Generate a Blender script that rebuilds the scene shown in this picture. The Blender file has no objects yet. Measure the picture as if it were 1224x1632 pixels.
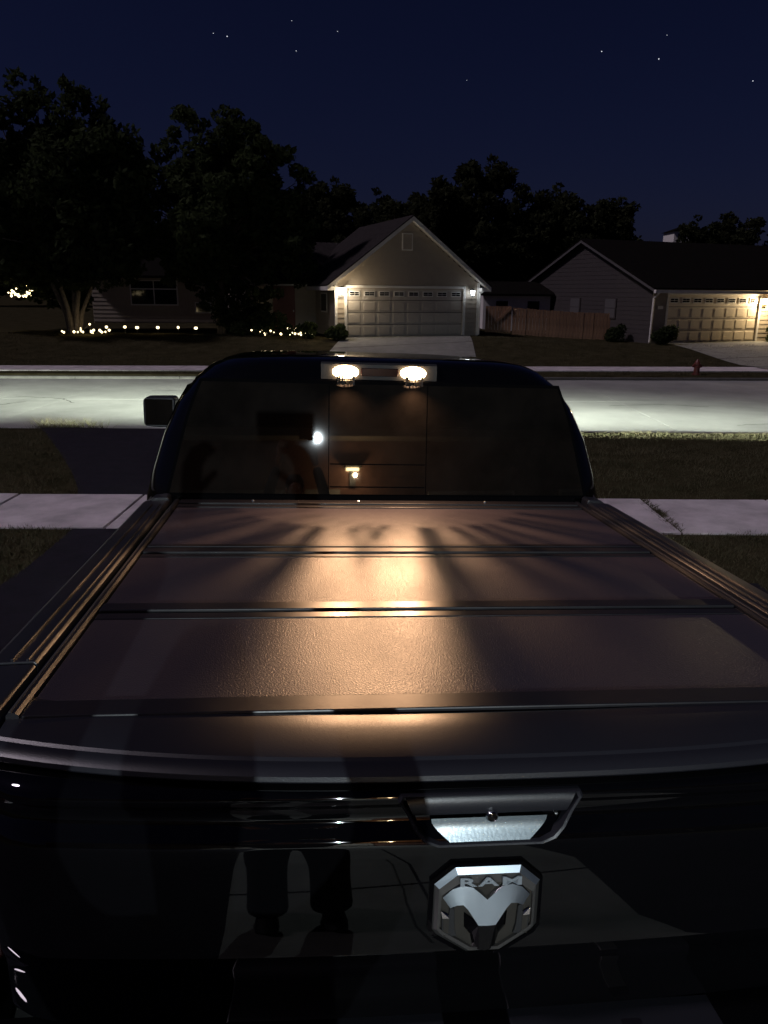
import bpy, bmesh, math, random
import numpy as np
from mathutils import Matrix, Vector, Euler
R = math.radians
random.seed(7)
rng = np.random.default_rng(11)
sc = bpy.context.scene
COL = sc.collection

# ------------------------------------------------------------------ camera
cam_d = bpy.data.cameras.new('camera')
cam_d.sensor_fit = 'VERTICAL'; cam_d.sensor_height = 24.0; cam_d.lens = 24.0 * 1226 / 1632
cam_d.clip_start = 0.03; cam_d.clip_end = 3000
cam = bpy.data.objects.new('camera', cam_d); COL.objects.link(cam)
CAMZ = 2.4
cam.matrix_world = (Matrix.Translation((0, 0, CAMZ)) @ Matrix.Rotation(R(90 - 15.98), 4, 'X')
                    @ Matrix.Rotation(R(0.5), 4, 'Z'))
sc.camera = cam
# ------------------------------------------------------------------ world, moonlight, exposure
SUN_EL, SUN_AZ = 48.0, 256.0            # moon, off to the left
world = bpy.data.worlds.new('World'); sc.world = world; world.use_nodes = True
wn = world.node_tree; wn.nodes.clear()
sky = wn.nodes.new('ShaderNodeTexSky'); sky.sky_type = 'NISHITA'; sky.sun_disc = False
sky.sun_elevation = R(SUN_EL); sky.sun_rotation = R(SUN_AZ); sky.ozone_density = 6.0
bg = wn.nodes.new('ShaderNodeBackground'); bg.inputs['Strength'].default_value = 0.0043   # moonlit night sky
wo = wn.nodes.new('ShaderNodeOutputWorld')
tint = wn.nodes.new('ShaderNodeMix'); tint.data_type = 'RGBA'; tint.blend_type = 'MULTIPLY'
tint.inputs[0].default_value = 1.0; tint.inputs[7].default_value = (.58, .48, 1.0, 1)
wn.links.new(sky.outputs[0], tint.inputs[6]); wn.links.new(tint.outputs[2], bg.inputs[0])
wn.links.new(bg.outputs[0], wo.inputs[0])
sun_d = bpy.data.lights.new('moon', 'SUN'); sun_d.energy = 0.95; sun_d.angle = R(6); sun_d.color = (1.0, 0.86, 1.0)
sun = bpy.data.objects.new('moon', sun_d); COL.objects.link(sun)
az, el = R(SUN_AZ), R(SUN_EL)
sdir = Vector((math.sin(az) * math.cos(el), math.cos(az) * math.cos(el), math.sin(el)))
sun.rotation_euler = (-sdir).to_track_quat('-Z', 'Y').to_euler()
sc.view_settings.view_transform = 'Standard'; sc.view_settings.look = 'None'
sc.view_settings.exposure = 0.0; sc.view_settings.gamma = 1.0; sc.view_settings.use_curve_mapping = False
sc.cycles.use_denoising = True
sc.cycles.max_bounces = 6; sc.cycles.transparent_max_bounces = 6
sc.cycles.sample_clamp_indirect = 4.0
sc.cycles.caustics_reflective = False; sc.cycles.caustics_refractive = False

# ------------------------------------------------------------------ materials
def mat(name, col, rough=0.6, metal=0.0, var=0.0, scale=8.0, bump=0.0, bscale=60.0, spec=0.5, coat=0.0,
        emit=None, estr=0.0, col2=None, aniso=None, coat_rough=0.03, rvar=0.0):
    m = bpy.data.materials.new(name); m.use_nodes = True
    nt = m.node_tree; p = nt.nodes['Principled BSDF']
    p.inputs['Base Color'].default_value = (*col, 1); p.inputs['Roughness'].default_value = rough
    p.inputs['Metallic'].default_value = metal; p.inputs['Specular IOR Level'].default_value = spec
    p.inputs['Coat Weight'].default_value = coat; p.inputs['Coat Roughness'].default_value = coat_rough
    tc = nt.nodes.new('ShaderNodeTexCoord')
    if var or col2 or rvar:
        n = nt.nodes.new('ShaderNodeTexNoise'); n.inputs['Scale'].default_value = scale
        n.inputs['Detail'].default_value = 6; n.inputs['Roughness'].default_value = 0.65
        nt.links.new(tc.outputs['Object'], n.inputs['Vector'])
        if var or col2:
            r = nt.nodes.new('ShaderNodeValToRGB')
            r.color_ramp.elements[0].position = 0.32; r.color_ramp.elements[1].position = 0.68
            c2 = col2 if col2 else tuple(min(1, c * (1 + var)) for c in col)
            c1 = col if col2 else tuple(c * (1 - var) for c in col)
            r.color_ramp.elements[0].color = (*c1, 1); r.color_ramp.elements[1].color = (*c2, 1)
            nt.links.new(n.outputs['Fac'], r.inputs[0]); nt.links.new(r.outputs[0], p.inputs['Base Color'])
        if rvar:
            mr = nt.nodes.new('ShaderNodeMapRange'); mr.inputs[3].default_value = max(0, rough - rvar)
            mr.inputs[4].default_value = rough + rvar; mr.inputs[1].default_value = 0.3; mr.inputs[2].default_value = 0.7
            nt.links.new(n.outputs['Fac'], mr.inputs[0]); nt.links.new(mr.outputs[0], p.inputs['Roughness'])
    if bump:
        b = nt.nodes.new('ShaderNodeTexNoise'); b.inputs['Scale'].default_value = bscale
        b.inputs['Detail'].default_value = 4
        nt.links.new(tc.outputs['Object'], b.inputs['Vector'])
        bn = nt.nodes.new('ShaderNodeBump'); bn.inputs['Strength'].default_value = bump
        bn.inputs['Distance'].default_value = 0.01
        nt.links.new(b.outputs['Fac'], bn.inputs['Height']); nt.links.new(bn.outputs[0], p.inputs['Normal'])
    if emit:
        p.inputs['Emission Color'].default_value = (*emit, 1); p.inputs['Emission Strength'].default_value = estr
    return m

def leaf_mat(name, c1, c2):
    m = mat(name, c1, 0.8, col2=c2, scale=1.3, spec=0.05)
    nt = m.node_tree; p = nt.nodes['Principled BSDF']
    tr = nt.nodes.new('ShaderNodeBsdfTranslucent'); tr.inputs[0].default_value = (*[c * 1.3 for c in c2], 1)
    mx = nt.nodes.new('ShaderNodeMixShader'); mx.inputs[0].default_value = 0.3
    out = nt.nodes['Material Output']
    nt.links.new(p.outputs[0], mx.inputs[1]); nt.links.new(tr.outputs[0], mx.inputs[2]); nt.links.new(mx.outputs[0], out.inputs[0])
    return m

M = {}
M['paint'] = mat('black_paint', (0.0016, 0.0016, 0.0019), 0.18, coat=1.0, coat_rough=0.02, bump=0.002, bscale=9, rvar=0.05, scale=5, spec=.0)
M['satin'] = mat('satin_black_plastic', (0.012, 0.012, 0.016), 0.36, bump=0.05, bscale=420)
M['seal'] = mat('black_seal', (0.0025, 0.0025, 0.003), 0.95, spec=.0)
M['rubber'] = mat('rubber', (0.008, 0.008, 0.009), 0.7)
M['tyre'] = mat('tyre_rubber', (0.012, 0.012, 0.012), 0.85, bump=0.3, bscale=50)
M['alu'] = mat('black_anodised', (0.010, 0.0095, 0.012), 0.36, metal=0.0, bump=0.02, bscale=300, rvar=0.06, scale=4)
M['alu_edge'] = mat('worn_aluminium_edge', (0.07, 0.065, 0.065), 0.45, metal=0.4)
M['chrome'] = mat('chrome', (0.62, 0.64, 0.66), 0.16, metal=1.0)
M['steel'] = mat('brushed_silver', (0.55, 0.63, 0.70), 0.32, metal=1.0, bump=.01, bscale=900)
M['greymetal'] = mat('dark_grey_metal', (0.16, 0.155, 0.15), 0.30, metal=0.8)
M['badge_floor'] = mat('badge_floor', (0.06, 0.055, 0.048), 0.35, metal=0.6)
M['scoop'] = mat('handle_scoop', (0.42, 0.50, 0.54), 0.22, metal=0.85, bump=0.02, bscale=200)
M['glass'] = mat('tinted_glass', (0.004, 0.0035, 0.0032), 0.02, spec=0.5, col2=(0.009, 0.0075, 0.0065), scale=5)   # dusty privacy glass
M['redlens'] = mat('red_lens', (0.008, 0.001, 0.001), 0.1, coat=0.3)
M['clearlens'] = mat('clear_lens', (0.5, 0.5, 0.5), 0.1)
M['cargo'] = mat('cargo_lamp_lens', (1, 0.8, 0.5), 0.2, emit=(1.0, 0.64, 0.32), estr=75)
M['headlamp'] = mat('headlamp_lens', (1, 1, 1), 0.2, emit=(0.95, 1.0, 0.9), estr=30)
M['hood'] = M['paint']
# cover field: coarse powder-coat grain
m = mat('cover_grain', (0.030, 0.0255, 0.0345), 0.38, spec=0.5)
nt = m.node_tree; p = nt.nodes['Principled BSDF']; tc = nt.nodes.new('ShaderNodeTexCoord')
v = nt.nodes.new('ShaderNodeTexVoronoi'); v.inputs['Scale'].default_value = 290
nz = nt.nodes.new('ShaderNodeTexNoise'); nz.inputs['Scale'].default_value = 240; nz.inputs['Detail'].default_value = 1; nz.inputs['Roughness'].default_value = 0.7
ad = nt.nodes.new('ShaderNodeMath'); ad.operation = 'ADD'
bn = nt.nodes.new('ShaderNodeBump'); bn.inputs['Strength'].default_value = 0.42; bn.inputs['Distance'].default_value = 0.0013
nt.links.new(tc.outputs['Object'], v.inputs['Vector']); nt.links.new(tc.outputs['Object'], nz.inputs['Vector'])
nt.links.new(v.outputs['Distance'], ad.inputs[0]); nt.links.new(nz.outputs['Fac'], ad.inputs[1])
nt.links.new(ad.outputs[0], bn.inputs['Height']); nt.links.new(bn.outputs[0], p.inputs['Normal'])
n2 = nt.nodes.new('ShaderNodeTexNoise'); n2.inputs['Scale'].default_value = 3.0; n2.inputs['Detail'].default_value = 5
mr = nt.nodes.new('ShaderNodeMapRange'); mr.inputs[1].default_value = .3; mr.inputs[2].default_value = .7; mr.inputs[3].default_value = .34; mr.inputs[4].default_value = .43
nt.links.new(tc.outputs['Object'], n2.inputs['Vector']); nt.links.new(n2.outputs['Fac'], mr.inputs[0]); nt.links.new(mr.outputs[0], p.inputs['Roughness'])
M['cover'] = m

M['turf'] = mat('turf', (0.024, 0.021, 0.011), 0.95, col2=(0.05, 0.043, 0.024), scale=2.2, bump=0.9, bscale=35, spec=0.0)
M['blade'] = mat('grass_blade', (0.036, 0.038, 0.016), 0.8, col2=(0.095, 0.080, 0.046), scale=0.9, spec=0.2)
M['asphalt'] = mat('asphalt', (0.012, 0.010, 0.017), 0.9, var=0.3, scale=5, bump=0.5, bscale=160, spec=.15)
M['concrete'] = mat('pavement_concrete', (0.50, 0.45, 0.47), 0.85, var=0.26, scale=2.2, bump=0.25, bscale=90)
M['kerb'] = mat('dirty_kerb', (0.085, 0.08, 0.075), 0.9, var=0.25, scale=4, bump=0.3, bscale=40)
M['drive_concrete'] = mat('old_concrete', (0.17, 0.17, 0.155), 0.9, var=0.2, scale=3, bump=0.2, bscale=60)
M['road'] = mat('road_concrete', (0.25, 0.25, 0.235), 0.85, var=0.22, scale=0.55, bump=0.3, bscale=60)
M['joint'] = mat('dark_joint', (0.035, 0.033, 0.03), 0.95)
M['bark'] = mat('bark', (0.09, 0.07, 0.055), 0.9, var=0.4, scale=9, bump=0.9, bscale=25)
M['bark2'] = mat('pale_bark', (0.13, 0.11, 0.095), 0.85, var=0.3, scale=9, bump=0.7, bscale=25)
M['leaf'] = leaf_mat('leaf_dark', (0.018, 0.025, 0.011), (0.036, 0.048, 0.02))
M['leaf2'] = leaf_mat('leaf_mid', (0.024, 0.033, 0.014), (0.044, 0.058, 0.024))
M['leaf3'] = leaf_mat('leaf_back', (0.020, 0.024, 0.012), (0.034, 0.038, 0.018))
M['siding'] = mat('tan_siding', (0.36, 0.31, 0.25), 0.6, var=0.06, scale=3)
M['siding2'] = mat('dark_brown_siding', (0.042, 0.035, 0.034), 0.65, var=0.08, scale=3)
M['siding3'] = mat('beige_siding', (0.36, 0.31, 0.24), 0.65, var=0.06, scale=3)
M['trim'] = mat('white_trim', (0.74, 0.72, 0.68), 0.5, var=0.05, scale=4)
M['door_white'] = mat('white_door', (0.46, 0.42, 0.37), 0.45, var=0.04, scale=3)
M['door_tan'] = mat('tan_door', (0.60, 0.52, 0.40), 0.45, var=0.05, scale=3)
M['roof'] = mat('roof_shingle', (0.026, 0.022, 0.022), 0.95, spec=.1, var=0.3, scale=6, bump=0.6, bscale=14)
M['roof2'] = mat('dark_roof_shingle', (0.007, 0.006, 0.005), 0.95, spec=.05, var=0.3, scale=6, bump=0.6, bscale=14)
M['window'] = mat('window_glass', (0.01, 0.011, 0.013), 0.06)
M['blind'] = mat('window_blind', (0.10, 0.095, 0.095), 0.3)
M['fence'] = mat('cedar', (0.32, 0.19, 0.11), 0.8, var=0.35, scale=2.5, bump=0.5, bscale=20)
M['iron'] = mat('lamp_iron', (0.02, 0.02, 0.02), 0.5)
M['hydrant'] = mat('red_paint', (0.09, 0.020, 0.014), 0.45, var=0.2, scale=12)
M['reddoor'] = mat('red_door', (0.12, 0.03, 0.02), 0.5)
M['lampwhite'] = mat('lamp_glow_white', (1, 1, 1), 0.4, emit=(1.0, 0.93, 0.78), estr=45)
M['lampcool'] = mat('lamp_glow_cool', (1, 1, 1), 0.4, emit=(0.85, 0.93, 1.0), estr=9)
M['lampwarm'] = mat('lamp_glow_warm', (1, 1, 1), 0.4, emit=(1.0, 0.72, 0.32), estr=50)
M['bulb'] = mat('garden_bulb', (1, 1, 1), 0.4, emit=(1.0, 0.80, 0.45), estr=3.2)
M['led'] = mat('led_panel', (1, 1, 1), 0.4, emit=(0.86, 0.95, 1.0), estr=110)
M['star'] = mat('star_glow', (1, 1, 1), 0.5, emit=(0.85, 0.9, 1.0), estr=1.0)
M['skin'] = mat('skin', (0.45, 0.27, 0.19), 0.5)
M['denim'] = mat('black_trousers', (0.010, 0.010, 0.012), 0.85, bump=0.3, bscale=60)
M['cloth'] = mat('dark_hoodie', (0.018, 0.018, 0.022), 0.85, bump=0.3, bscale=50)
M['hair'] = mat('dark_hair', (0.02, 0.013, 0.009), 0.6)
M['brick'] = mat('brick', (0.22, 0.11, 0.08), 0.85, var=0.3, scale=5)

for k_ in ('star', 'bulb', 'lampwhite', 'lampcool', 'lampwarm', 'led', 'headlamp'):
    M[k_].cycles.emission_sampling = 'NONE'      # small glowing glass: the lamps themselves carry the light

# ------------------------------------------------------------------ mesh helpers
class MB:
    def __init__(s): s.v = []; s.f = []
    def add(s, vs, fs):
        n = len(s.v); s.v += [tuple(map(float, q)) for q in vs]; s.f += [tuple(i + n for i in q) for q in fs]; return s
    def box(s, x0, x1, y0, y1, z0, z1):
        vs = [(x, y, z) for z in (z0, z1) for y in (y0, y1) for x in (x0, x1)]
        return s.add(vs, [(0, 2, 3, 1), (4, 5, 7, 6), (0, 1, 5, 4), (2, 6, 7, 3), (0, 4, 6, 2), (1, 3, 7, 5)])
    def prism(s, poly, axis, a, b):
        """extrude a 2D polygon: axis 0: poly=(y,z); 1: (x,z); 2: (x,y)"""
        n = len(poly)
        def P(q, t): return [(t, q[0], q[1]), (q[0], t, q[1]), (q[0], q[1], t)][axis]
        vs = [P(q, a) for q in poly] + [P(q, b) for q in poly]
        fs = [tuple(range(n))[::-1], tuple(range(n, 2 * n))] + [(i, (i + 1) % n, n + (i + 1) % n, n + i) for i in range(n)]
        return s.add(vs, fs)
    def loft(s, rings, closed=True, caps=True):
        n = len(rings[0]); vs = [q for r in rings for q in r]; fs = []
        for k in range(len(rings) - 1):
            for i in range(n if closed else n - 1):
                j = (i + 1) % n
                fs.append((k * n + i, k * n + j, (k + 1) * n + j, (k + 1) * n + i))
        if caps and closed:
            fs += [tuple(range(n))[::-1], tuple(range((len(rings) - 1) * n, len(rings) * n))]
        return s.add(vs, fs)
    def tube(s, path, rad, n=8):
        path = [Vector(q) for q in path]
        if not isinstance(rad, (list, tuple)): rad = [rad] * len(path)
        rings = []
        for i, q in enumerate(path):
            d = (path[min(i + 1, len(path) - 1)] - path[max(i - 1, 0)]).normalized()
            a = d.orthogonal().normalized() if i == 0 else (a - d * a.dot(d)).normalized()
            b = d.cross(a)
            rings.append([q + rad[i] * (a * math.cos(2 * math.pi * k / n) + b * math.sin(2 * math.pi * k / n)) for k in range(n)])
        return s.loft(rings)
    def lathe(s, prof, n=16, c=(0, 0, 0), axis=2):
        rings = []
        for r, z in prof:
            ring = []
            for k in range(n):
                a = 2 * math.pi * k / n; x, y = r * math.cos(a), r * math.sin(a)
                q = (x, y, z) if axis == 2 else ((z, x, y) if axis == 0 else (x, z, y))
                ring.append((q[0] + c[0], q[1] + c[1], q[2] + c[2]))
            rings.append(ring)
        return s.loft(rings)
    def build(s, name, material, parent=None, smooth=False, bevel=0.0, seg=2, off=(0, 0, 0)):
        me = bpy.data.meshes.new(name)
        me.from_pydata([(a + off[0], b + off[1], c + off[2]) for a, b, c in s.v], [], s.f)
        bm = bmesh.new(); bm.from_mesh(me)
        bmesh.ops.recalc_face_normals(bm, faces=bm.faces)
        if bevel:
            es = [e for e in bm.edges if len(e.link_faces) == 2 and e.calc_face_angle(0) > 0.5]
            bmesh.ops.bevel(bm, geom=es, offset=bevel, segments=seg, affect='EDGES', profile=0.5, clamp_overlap=True)
        bm.to_mesh(me); bm.free()
        me.materials.append(M[material] if isinstance(material, str) else material)
        if smooth:
            me.polygons.foreach_set('use_smooth', [True] * len(me.polygons))
            try: me.set_sharp_from_angle(angle=R(smooth if smooth is not True else 35))
            except Exception: pass
        ob = bpy.data.objects.new(name, me); COL.objects.link(ob)
        if parent: ob.parent = parent
        return ob

def raw(name, verts, faces, material, parent=None, smooth=False):
    me = bpy.data.meshes.new(name); nv = len(verts); nf = len(faces); k = faces.shape[1]
    me.vertices.add(nv); me.vertices.foreach_set('co', np.ascontiguousarray(verts, dtype=np.float32).ravel())
    me.loops.add(nf * k); me.loops.foreach_set('vertex_index', np.ascontiguousarray(faces, dtype=np.int32).ravel())
    me.polygons.add(nf); me.polygons.foreach_set('loop_start', np.arange(0, nf * k, k, dtype=np.int32))
    me.update(calc_edges=True); me.validate()
    me.materials.append(M[material])
    if smooth: me.polygons.foreach_set('use_smooth', [True] * nf)
    ob = bpy.data.objects.new(name, me); COL.objects.link(ob)
    if parent: ob.parent = parent
    return ob

def empty(name, loc=(0, 0, 0), rz=0.0):
    o = bpy.data.objects.new(name, None); COL.objects.link(o); o.location = loc; o.rotation_euler = (0, 0, rz)
    o.empty_display_size = 0.2; return o
def tag(o, label, cat, group=None, kind=None):
    o['label'] = label; o['category'] = cat
    if group: o['group'] = group
    if kind: o['kind'] = kind
    return o
def structure(o): o['kind'] = 'structure'; return o
def stuff(o): o['kind'] = 'stuff'; return o
def inst(o, parent, loc=None, rot=None, scale=None):
    c = o.copy(); COL.objects.link(c); c.parent = parent
    if loc is not None: c.location = loc
    if rot is not None: c.rotation_euler = rot
    if scale is not None: c.scale = scale
    return c
def copy_tree(o, parent=None):
    c = o.copy(); COL.objects.link(c); c.parent = parent
    for ch in list(o.children): copy_tree(ch, c)
    return c
def point_light(name, loc, energy, color, radius, parent=None, spot=None, rot=None, blend=0.5):
    d = bpy.data.lights.new(name, 'SPOT' if spot else 'POINT'); d.energy = energy; d.color = color; d.shadow_soft_size = radius
    if spot: d.spot_size = spot; d.spot_blend = blend
    o = bpy.data.objects.new(name, d); COL.objects.link(o); o.location = loc
    if rot: o.rotation_euler = rot
    if parent: o.parent = parent
    return o
def sstep(a, b, x):
    t = np.clip((x - a) / (b - a), 0, 1); return t * t * (3 - 2 * t)

# ------------------------------------------------------------------ truck pose and terrain
TY, TP, TR_ = R(5.77), R(-2.86), R(1.41)
TM = (Matrix.Rotation(TY, 3, 'Z') @ Matrix.Rotation(TP, 3, 'X') @ Matrix.Rotation(TR_, 3, 'Y'))
BEDZ = 1.43
T0 = Vector((0.17, 1.281, 1.66)) + TM @ Vector((0, 0, -BEDZ))
TN = TM @ Vector((0, 0, 1))
def drive_z(x, y):
    x = np.clip(x, -3.0, 3.0); y = np.maximum(y, -2.5)
    return T0.z - (TN.x * (x - T0.x) + TN.y * (y - T0.y)) / TN.z
NEAR_KERB = lambda x: 13.70 + 0.010 * x
FAR_KERB = lambda x: 23.10 + 0.050 * x
FAR_WALK = lambda x: 24.85 + 0.070 * x
ROADZ = -0.10
def gz(x, y):
    x = np.asarray(x, float); y = np.asarray(y, float)
    w = sstep(5.6, 7.3, y)
    z = drive_z(x, y) * (1 - w)
    far = 0.02 + 0.60 * sstep(26.5, 33.0, y) - 0.26 * sstep(4.0, 10.0, x) * sstep(26.5, 33, y)
    z = np.where(y > 18, far, z)
    dip = (y > NEAR_KERB(x) - 0.02) & (y < FAR_KERB(x) + 0.02)
    return np.where(dip, ROADZ - 0.04, z)
def gzf(x, y): return float(gz(x, y))

# ground sheet
xs = np.unique(np.concatenate([np.linspace(-400, -30, 12), np.linspace(-30, 30, 61), np.linspace(30, 400, 12)]))
base_y = np.concatenate([np.linspace(-120, -10, 8), np.linspace(-10, 13.3, 48), [13.66, 13.72, 13.9], np.linspace(14.5, 22.3, 8),
                         [22.9, 23.05, 23.15, 23.3], np.linspace(23.6, 40, 34), np.linspace(44, 700, 20)])
V = np.zeros((len(base_y), len(xs), 3))
for j, y in enumerate(base_y):
    sh = np.where((y > 13.5) & (y < 14), 0.01 * xs, np.where((y >= 14) & (y < 24), 0.05 * np.clip(xs, -90, 90), 0))
    yy = y + sh; V[j, :, 0] = xs; V[j, :, 1] = yy; V[j, :, 2] = gz(xs, yy)
nx = len(xs); J, I = np.meshgrid(np.arange(len(base_y) - 1), np.arange(nx - 1), indexing='ij')
a = (J * nx + I).ravel(); F = np.stack([a, a + 1, a + nx + 1, a + nx], 1)
structure(raw('ground', V.reshape(-1, 3), F, 'turf', smooth=True))

def sheet(name, outline_fn, x0, x1, nxs, ys, material, z, thick=0.0, parent=None):
    """strip between two y(x) edges"""
    X = np.linspace(x0, x1, nxs); rows = len(ys)
    Vv = []; 
    for t in ys:
        for x in X:
            y = outline_fn(x, t); Vv.append((x, y, z(x, y) if callable(z) else z))
    Vv = np.array(Vv); J, I = np.meshgrid(np.arange(rows - 1), np.arange(nxs - 1), indexing='ij')
    a = (J * nxs + I).ravel(); Ff = np.stack([a, a + 1, a + nxs + 1, a + nxs], 1)
    return raw(name, Vv, Ff, material, parent)

# road: concrete bays with dark joints between
road = structure(sheet('road', lambda x, t: NEAR_KERB(x) + 0.15 + t * (FAR_KERB(x) - NEAR_KERB(x) - 0.3), -150, 150, 61, [0, 0.5, 1], 'joint', ROADZ - 0.003))
k = 0
for lane in (0, 1):
    x = -34.0
    while x < 34:
        w = 4.4; q = []
        for xx, t in ((x + 0.004, lane * 0.5 + 0.0005), (x + w - 0.004, lane * 0.5 + 0.0005), (x + w - 0.004, lane * 0.5 + 0.4995), (x + 0.004, lane * 0.5 + 0.4995)):
            q.append((xx, NEAR_KERB(xx) + 0.15 + t * (FAR_KERB(xx) - NEAR_KERB(xx) - 0.3)))
        MB().prism(q, 2, ROADZ - 0.05, ROADZ).build('road_slab', 'road', road)
        x += w
for sgn in (-1, 1):
    q = [(xx, NEAR_KERB(xx) + .15 + t * (FAR_KERB(xx) - NEAR_KERB(xx) - .3)) for xx, t in ((sgn * 34.2, 0), (sgn * 150, 0), (sgn * 150, 1), (sgn * 34.2, 1))]
    MB().prism(q, 2, ROADZ - 0.05, ROADZ).build('road_slab', 'road', road)

# thin dark cracks wandering across the bays
def crack(name, pts, w, z, parent, jit=.03):
    P = [Vector((x, y, z)) for x, y in pts]; vs = []; fs = []
    dense = []
    for a_, b_ in zip(P, P[1:]):
        n = max(2, int((b_ - a_).length / 0.12))
        for i in range(n):
            q = a_.lerp(b_, i / n); dense.append(q + Vector((random.uniform(-jit, jit), random.uniform(-jit, jit), 0)))
    for i, q in enumerate(dense):
        d = (dense[min(i + 1, len(dense) - 1)] - dense[max(0, i - 1)]).normalized(); nrm = Vector((-d.y, d.x, 0)); ww = w * random.uniform(.5, 1.3)
        vs += [q + nrm * ww, q - nrm * ww]
        if i: fs.append((2 * i - 2, 2 * i - 1, 2 * i + 1, 2 * i))
    return MB().add(vs, fs).build(name, 'joint', parent)
for pts in ([(-8.9, 18.6), (-7.6, 18.2), (-7.0, 17.4)], [(-6.0, 19.8), (-5.1, 19.9), (-4.4, 19.6)], [(-3.9, 14.1), (-3.5, 14.9), (-3.1, 15.2), (-2.8, 15.9)],
            [(-9.5, 16.4), (-8.7, 16.9), (-8.2, 17.8)], [(5.2, 17.8), (6.5, 18.1), (7.6, 17.7)], [(7, 15.2), (8.6, 15.6), (10, 15.1)]):
    crack('crack', pts, 0.017, ROADZ + 0.007, road)

# kerbs
def kerb(name, fn, label_side, gap):
    o = structure(empty(name, (0, 0, 0)))
    x = -60.0
    while x < 60:
        w = 3.0
        mid = x + w / 2
        low = any(a_ < mid < b_ for a_, b_ in gap)
        top = ROADZ + 0.02 if low else -0.025
        q = [(x + .005, fn(x)), (x + w - .005, fn(x + w)), (x + w - .005, fn(x + w) + .15), (x + .005, fn(x) + .15)]
        MB().prism(q, 2, -0.25, top).build('kerb_stone', 'kerb', o, bevel=0.015, seg=2)
        x += w
    return o
kerb('kerb', NEAR_KERB, 'near', [(-6.0, 3.0)])
kerb('kerb', lambda x: FAR_KERB(x) - .15, 'far', [(-3, 3), (12, 18)])

# near sidewalk, slab by slab
walk = structure(empty('sidewalk', (0, 0, 0)))
for i, x in enumerate(np.arange(-16.6 + 0.0, 16, 1.5)):
    gap_l = 0.012
    off = 3.1 - 1.5 * round((3.1 + 16.6) / 1.5) + 16.6
    x0 = x + off + gap_l; x1 = x + off + 1.5 - gap_l
    tilt = random.uniform(-.006, .006)
    y0, y1 = 7.62, 8.98
    mb = MB()
    vs = [(x0, y0, -.06), (x1, y0, -.06), (x1, y1, -.06), (x0, y1, -.06),
          (x0, y0, .022 + tilt), (x1, y0, .022 - tilt), (x1, y1, .022 - tilt), (x0, y1, .022 + tilt)]
    mb.add(vs, [(0, 3, 2, 1), (4, 5, 6, 7), (0, 1, 5, 4), (1, 2, 6, 5), (2, 3, 7, 6), (3, 0, 4, 7)])
    mb.build('slab', 'concrete', walk, bevel=0.008, seg=2)
far_walk = structure(empty('sidewalk', (0, 0, 0)))
for x in np.arange(-40, 40, 1.6):
    q = [(x + .01, FAR_WALK(x) - .7), (x + 1.59, FAR_WALK(x + 1.6) - .7), (x + 1.59, FAR_WALK(x + 1.6) + .7), (x + .01, FAR_WALK(x) + .7)]
    MB().prism(q, 2, -.06, .055).build('slab', 'concrete', far_walk)

# own driveway (asphalt): apron beyond the sidewalk, drive this side of it
drive = structure(empty('driveway', (0, 0, 0)))
def strip(name, L, Rr, ys, material, lift, parent):
    n = 9; vs = []; fs = []
    for j, y in enumerate(ys):
        for i in range(n):
            x = L(y) + (Rr(y) - L(y)) * i / (n - 1); vs.append((x, y, gzf(x, min(y, 13.6)) + lift(y)))
    for j in range(len(ys) - 1):
        for i in range(n - 1): fs.append((j * n + i, j * n + i + 1, (j + 1) * n + i + 1, (j + 1) * n + i))
    return MB().add(vs, fs).build(name, material, parent, smooth=True)
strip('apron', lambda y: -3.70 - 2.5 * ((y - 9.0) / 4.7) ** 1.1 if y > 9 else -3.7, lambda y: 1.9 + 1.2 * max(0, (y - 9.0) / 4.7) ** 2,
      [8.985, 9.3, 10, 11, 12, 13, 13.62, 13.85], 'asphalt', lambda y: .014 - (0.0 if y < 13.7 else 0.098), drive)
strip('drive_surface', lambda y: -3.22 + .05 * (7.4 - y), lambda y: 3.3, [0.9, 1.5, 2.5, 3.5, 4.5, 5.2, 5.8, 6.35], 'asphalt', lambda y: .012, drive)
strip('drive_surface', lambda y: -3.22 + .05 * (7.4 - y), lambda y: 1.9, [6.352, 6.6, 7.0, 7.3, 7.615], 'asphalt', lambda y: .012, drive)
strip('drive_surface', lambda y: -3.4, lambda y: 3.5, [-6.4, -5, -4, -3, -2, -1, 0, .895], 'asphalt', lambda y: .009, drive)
# concrete apron behind the truck (mirrored in the tailgate), with joints; laid only where the floor is lit, asphalt beside it stands in for shade
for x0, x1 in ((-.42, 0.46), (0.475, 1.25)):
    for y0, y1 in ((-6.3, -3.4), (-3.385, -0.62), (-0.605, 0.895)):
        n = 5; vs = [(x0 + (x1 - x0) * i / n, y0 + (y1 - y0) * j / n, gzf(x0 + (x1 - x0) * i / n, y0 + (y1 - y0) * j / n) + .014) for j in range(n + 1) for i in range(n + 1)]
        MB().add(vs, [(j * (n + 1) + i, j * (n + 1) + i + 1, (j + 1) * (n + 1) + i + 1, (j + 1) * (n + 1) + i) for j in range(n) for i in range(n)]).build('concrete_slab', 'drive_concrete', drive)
c_ = crack('crack', [(0.345, 0.15), (0.36, -0.3), (0.385, -0.7), (0.40, -1.2)], 0.006, 0, drive, .006)
for v_ in c_.data.vertices: v_.co.z = gzf(v_.co.x, v_.co.y) + .018

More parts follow.
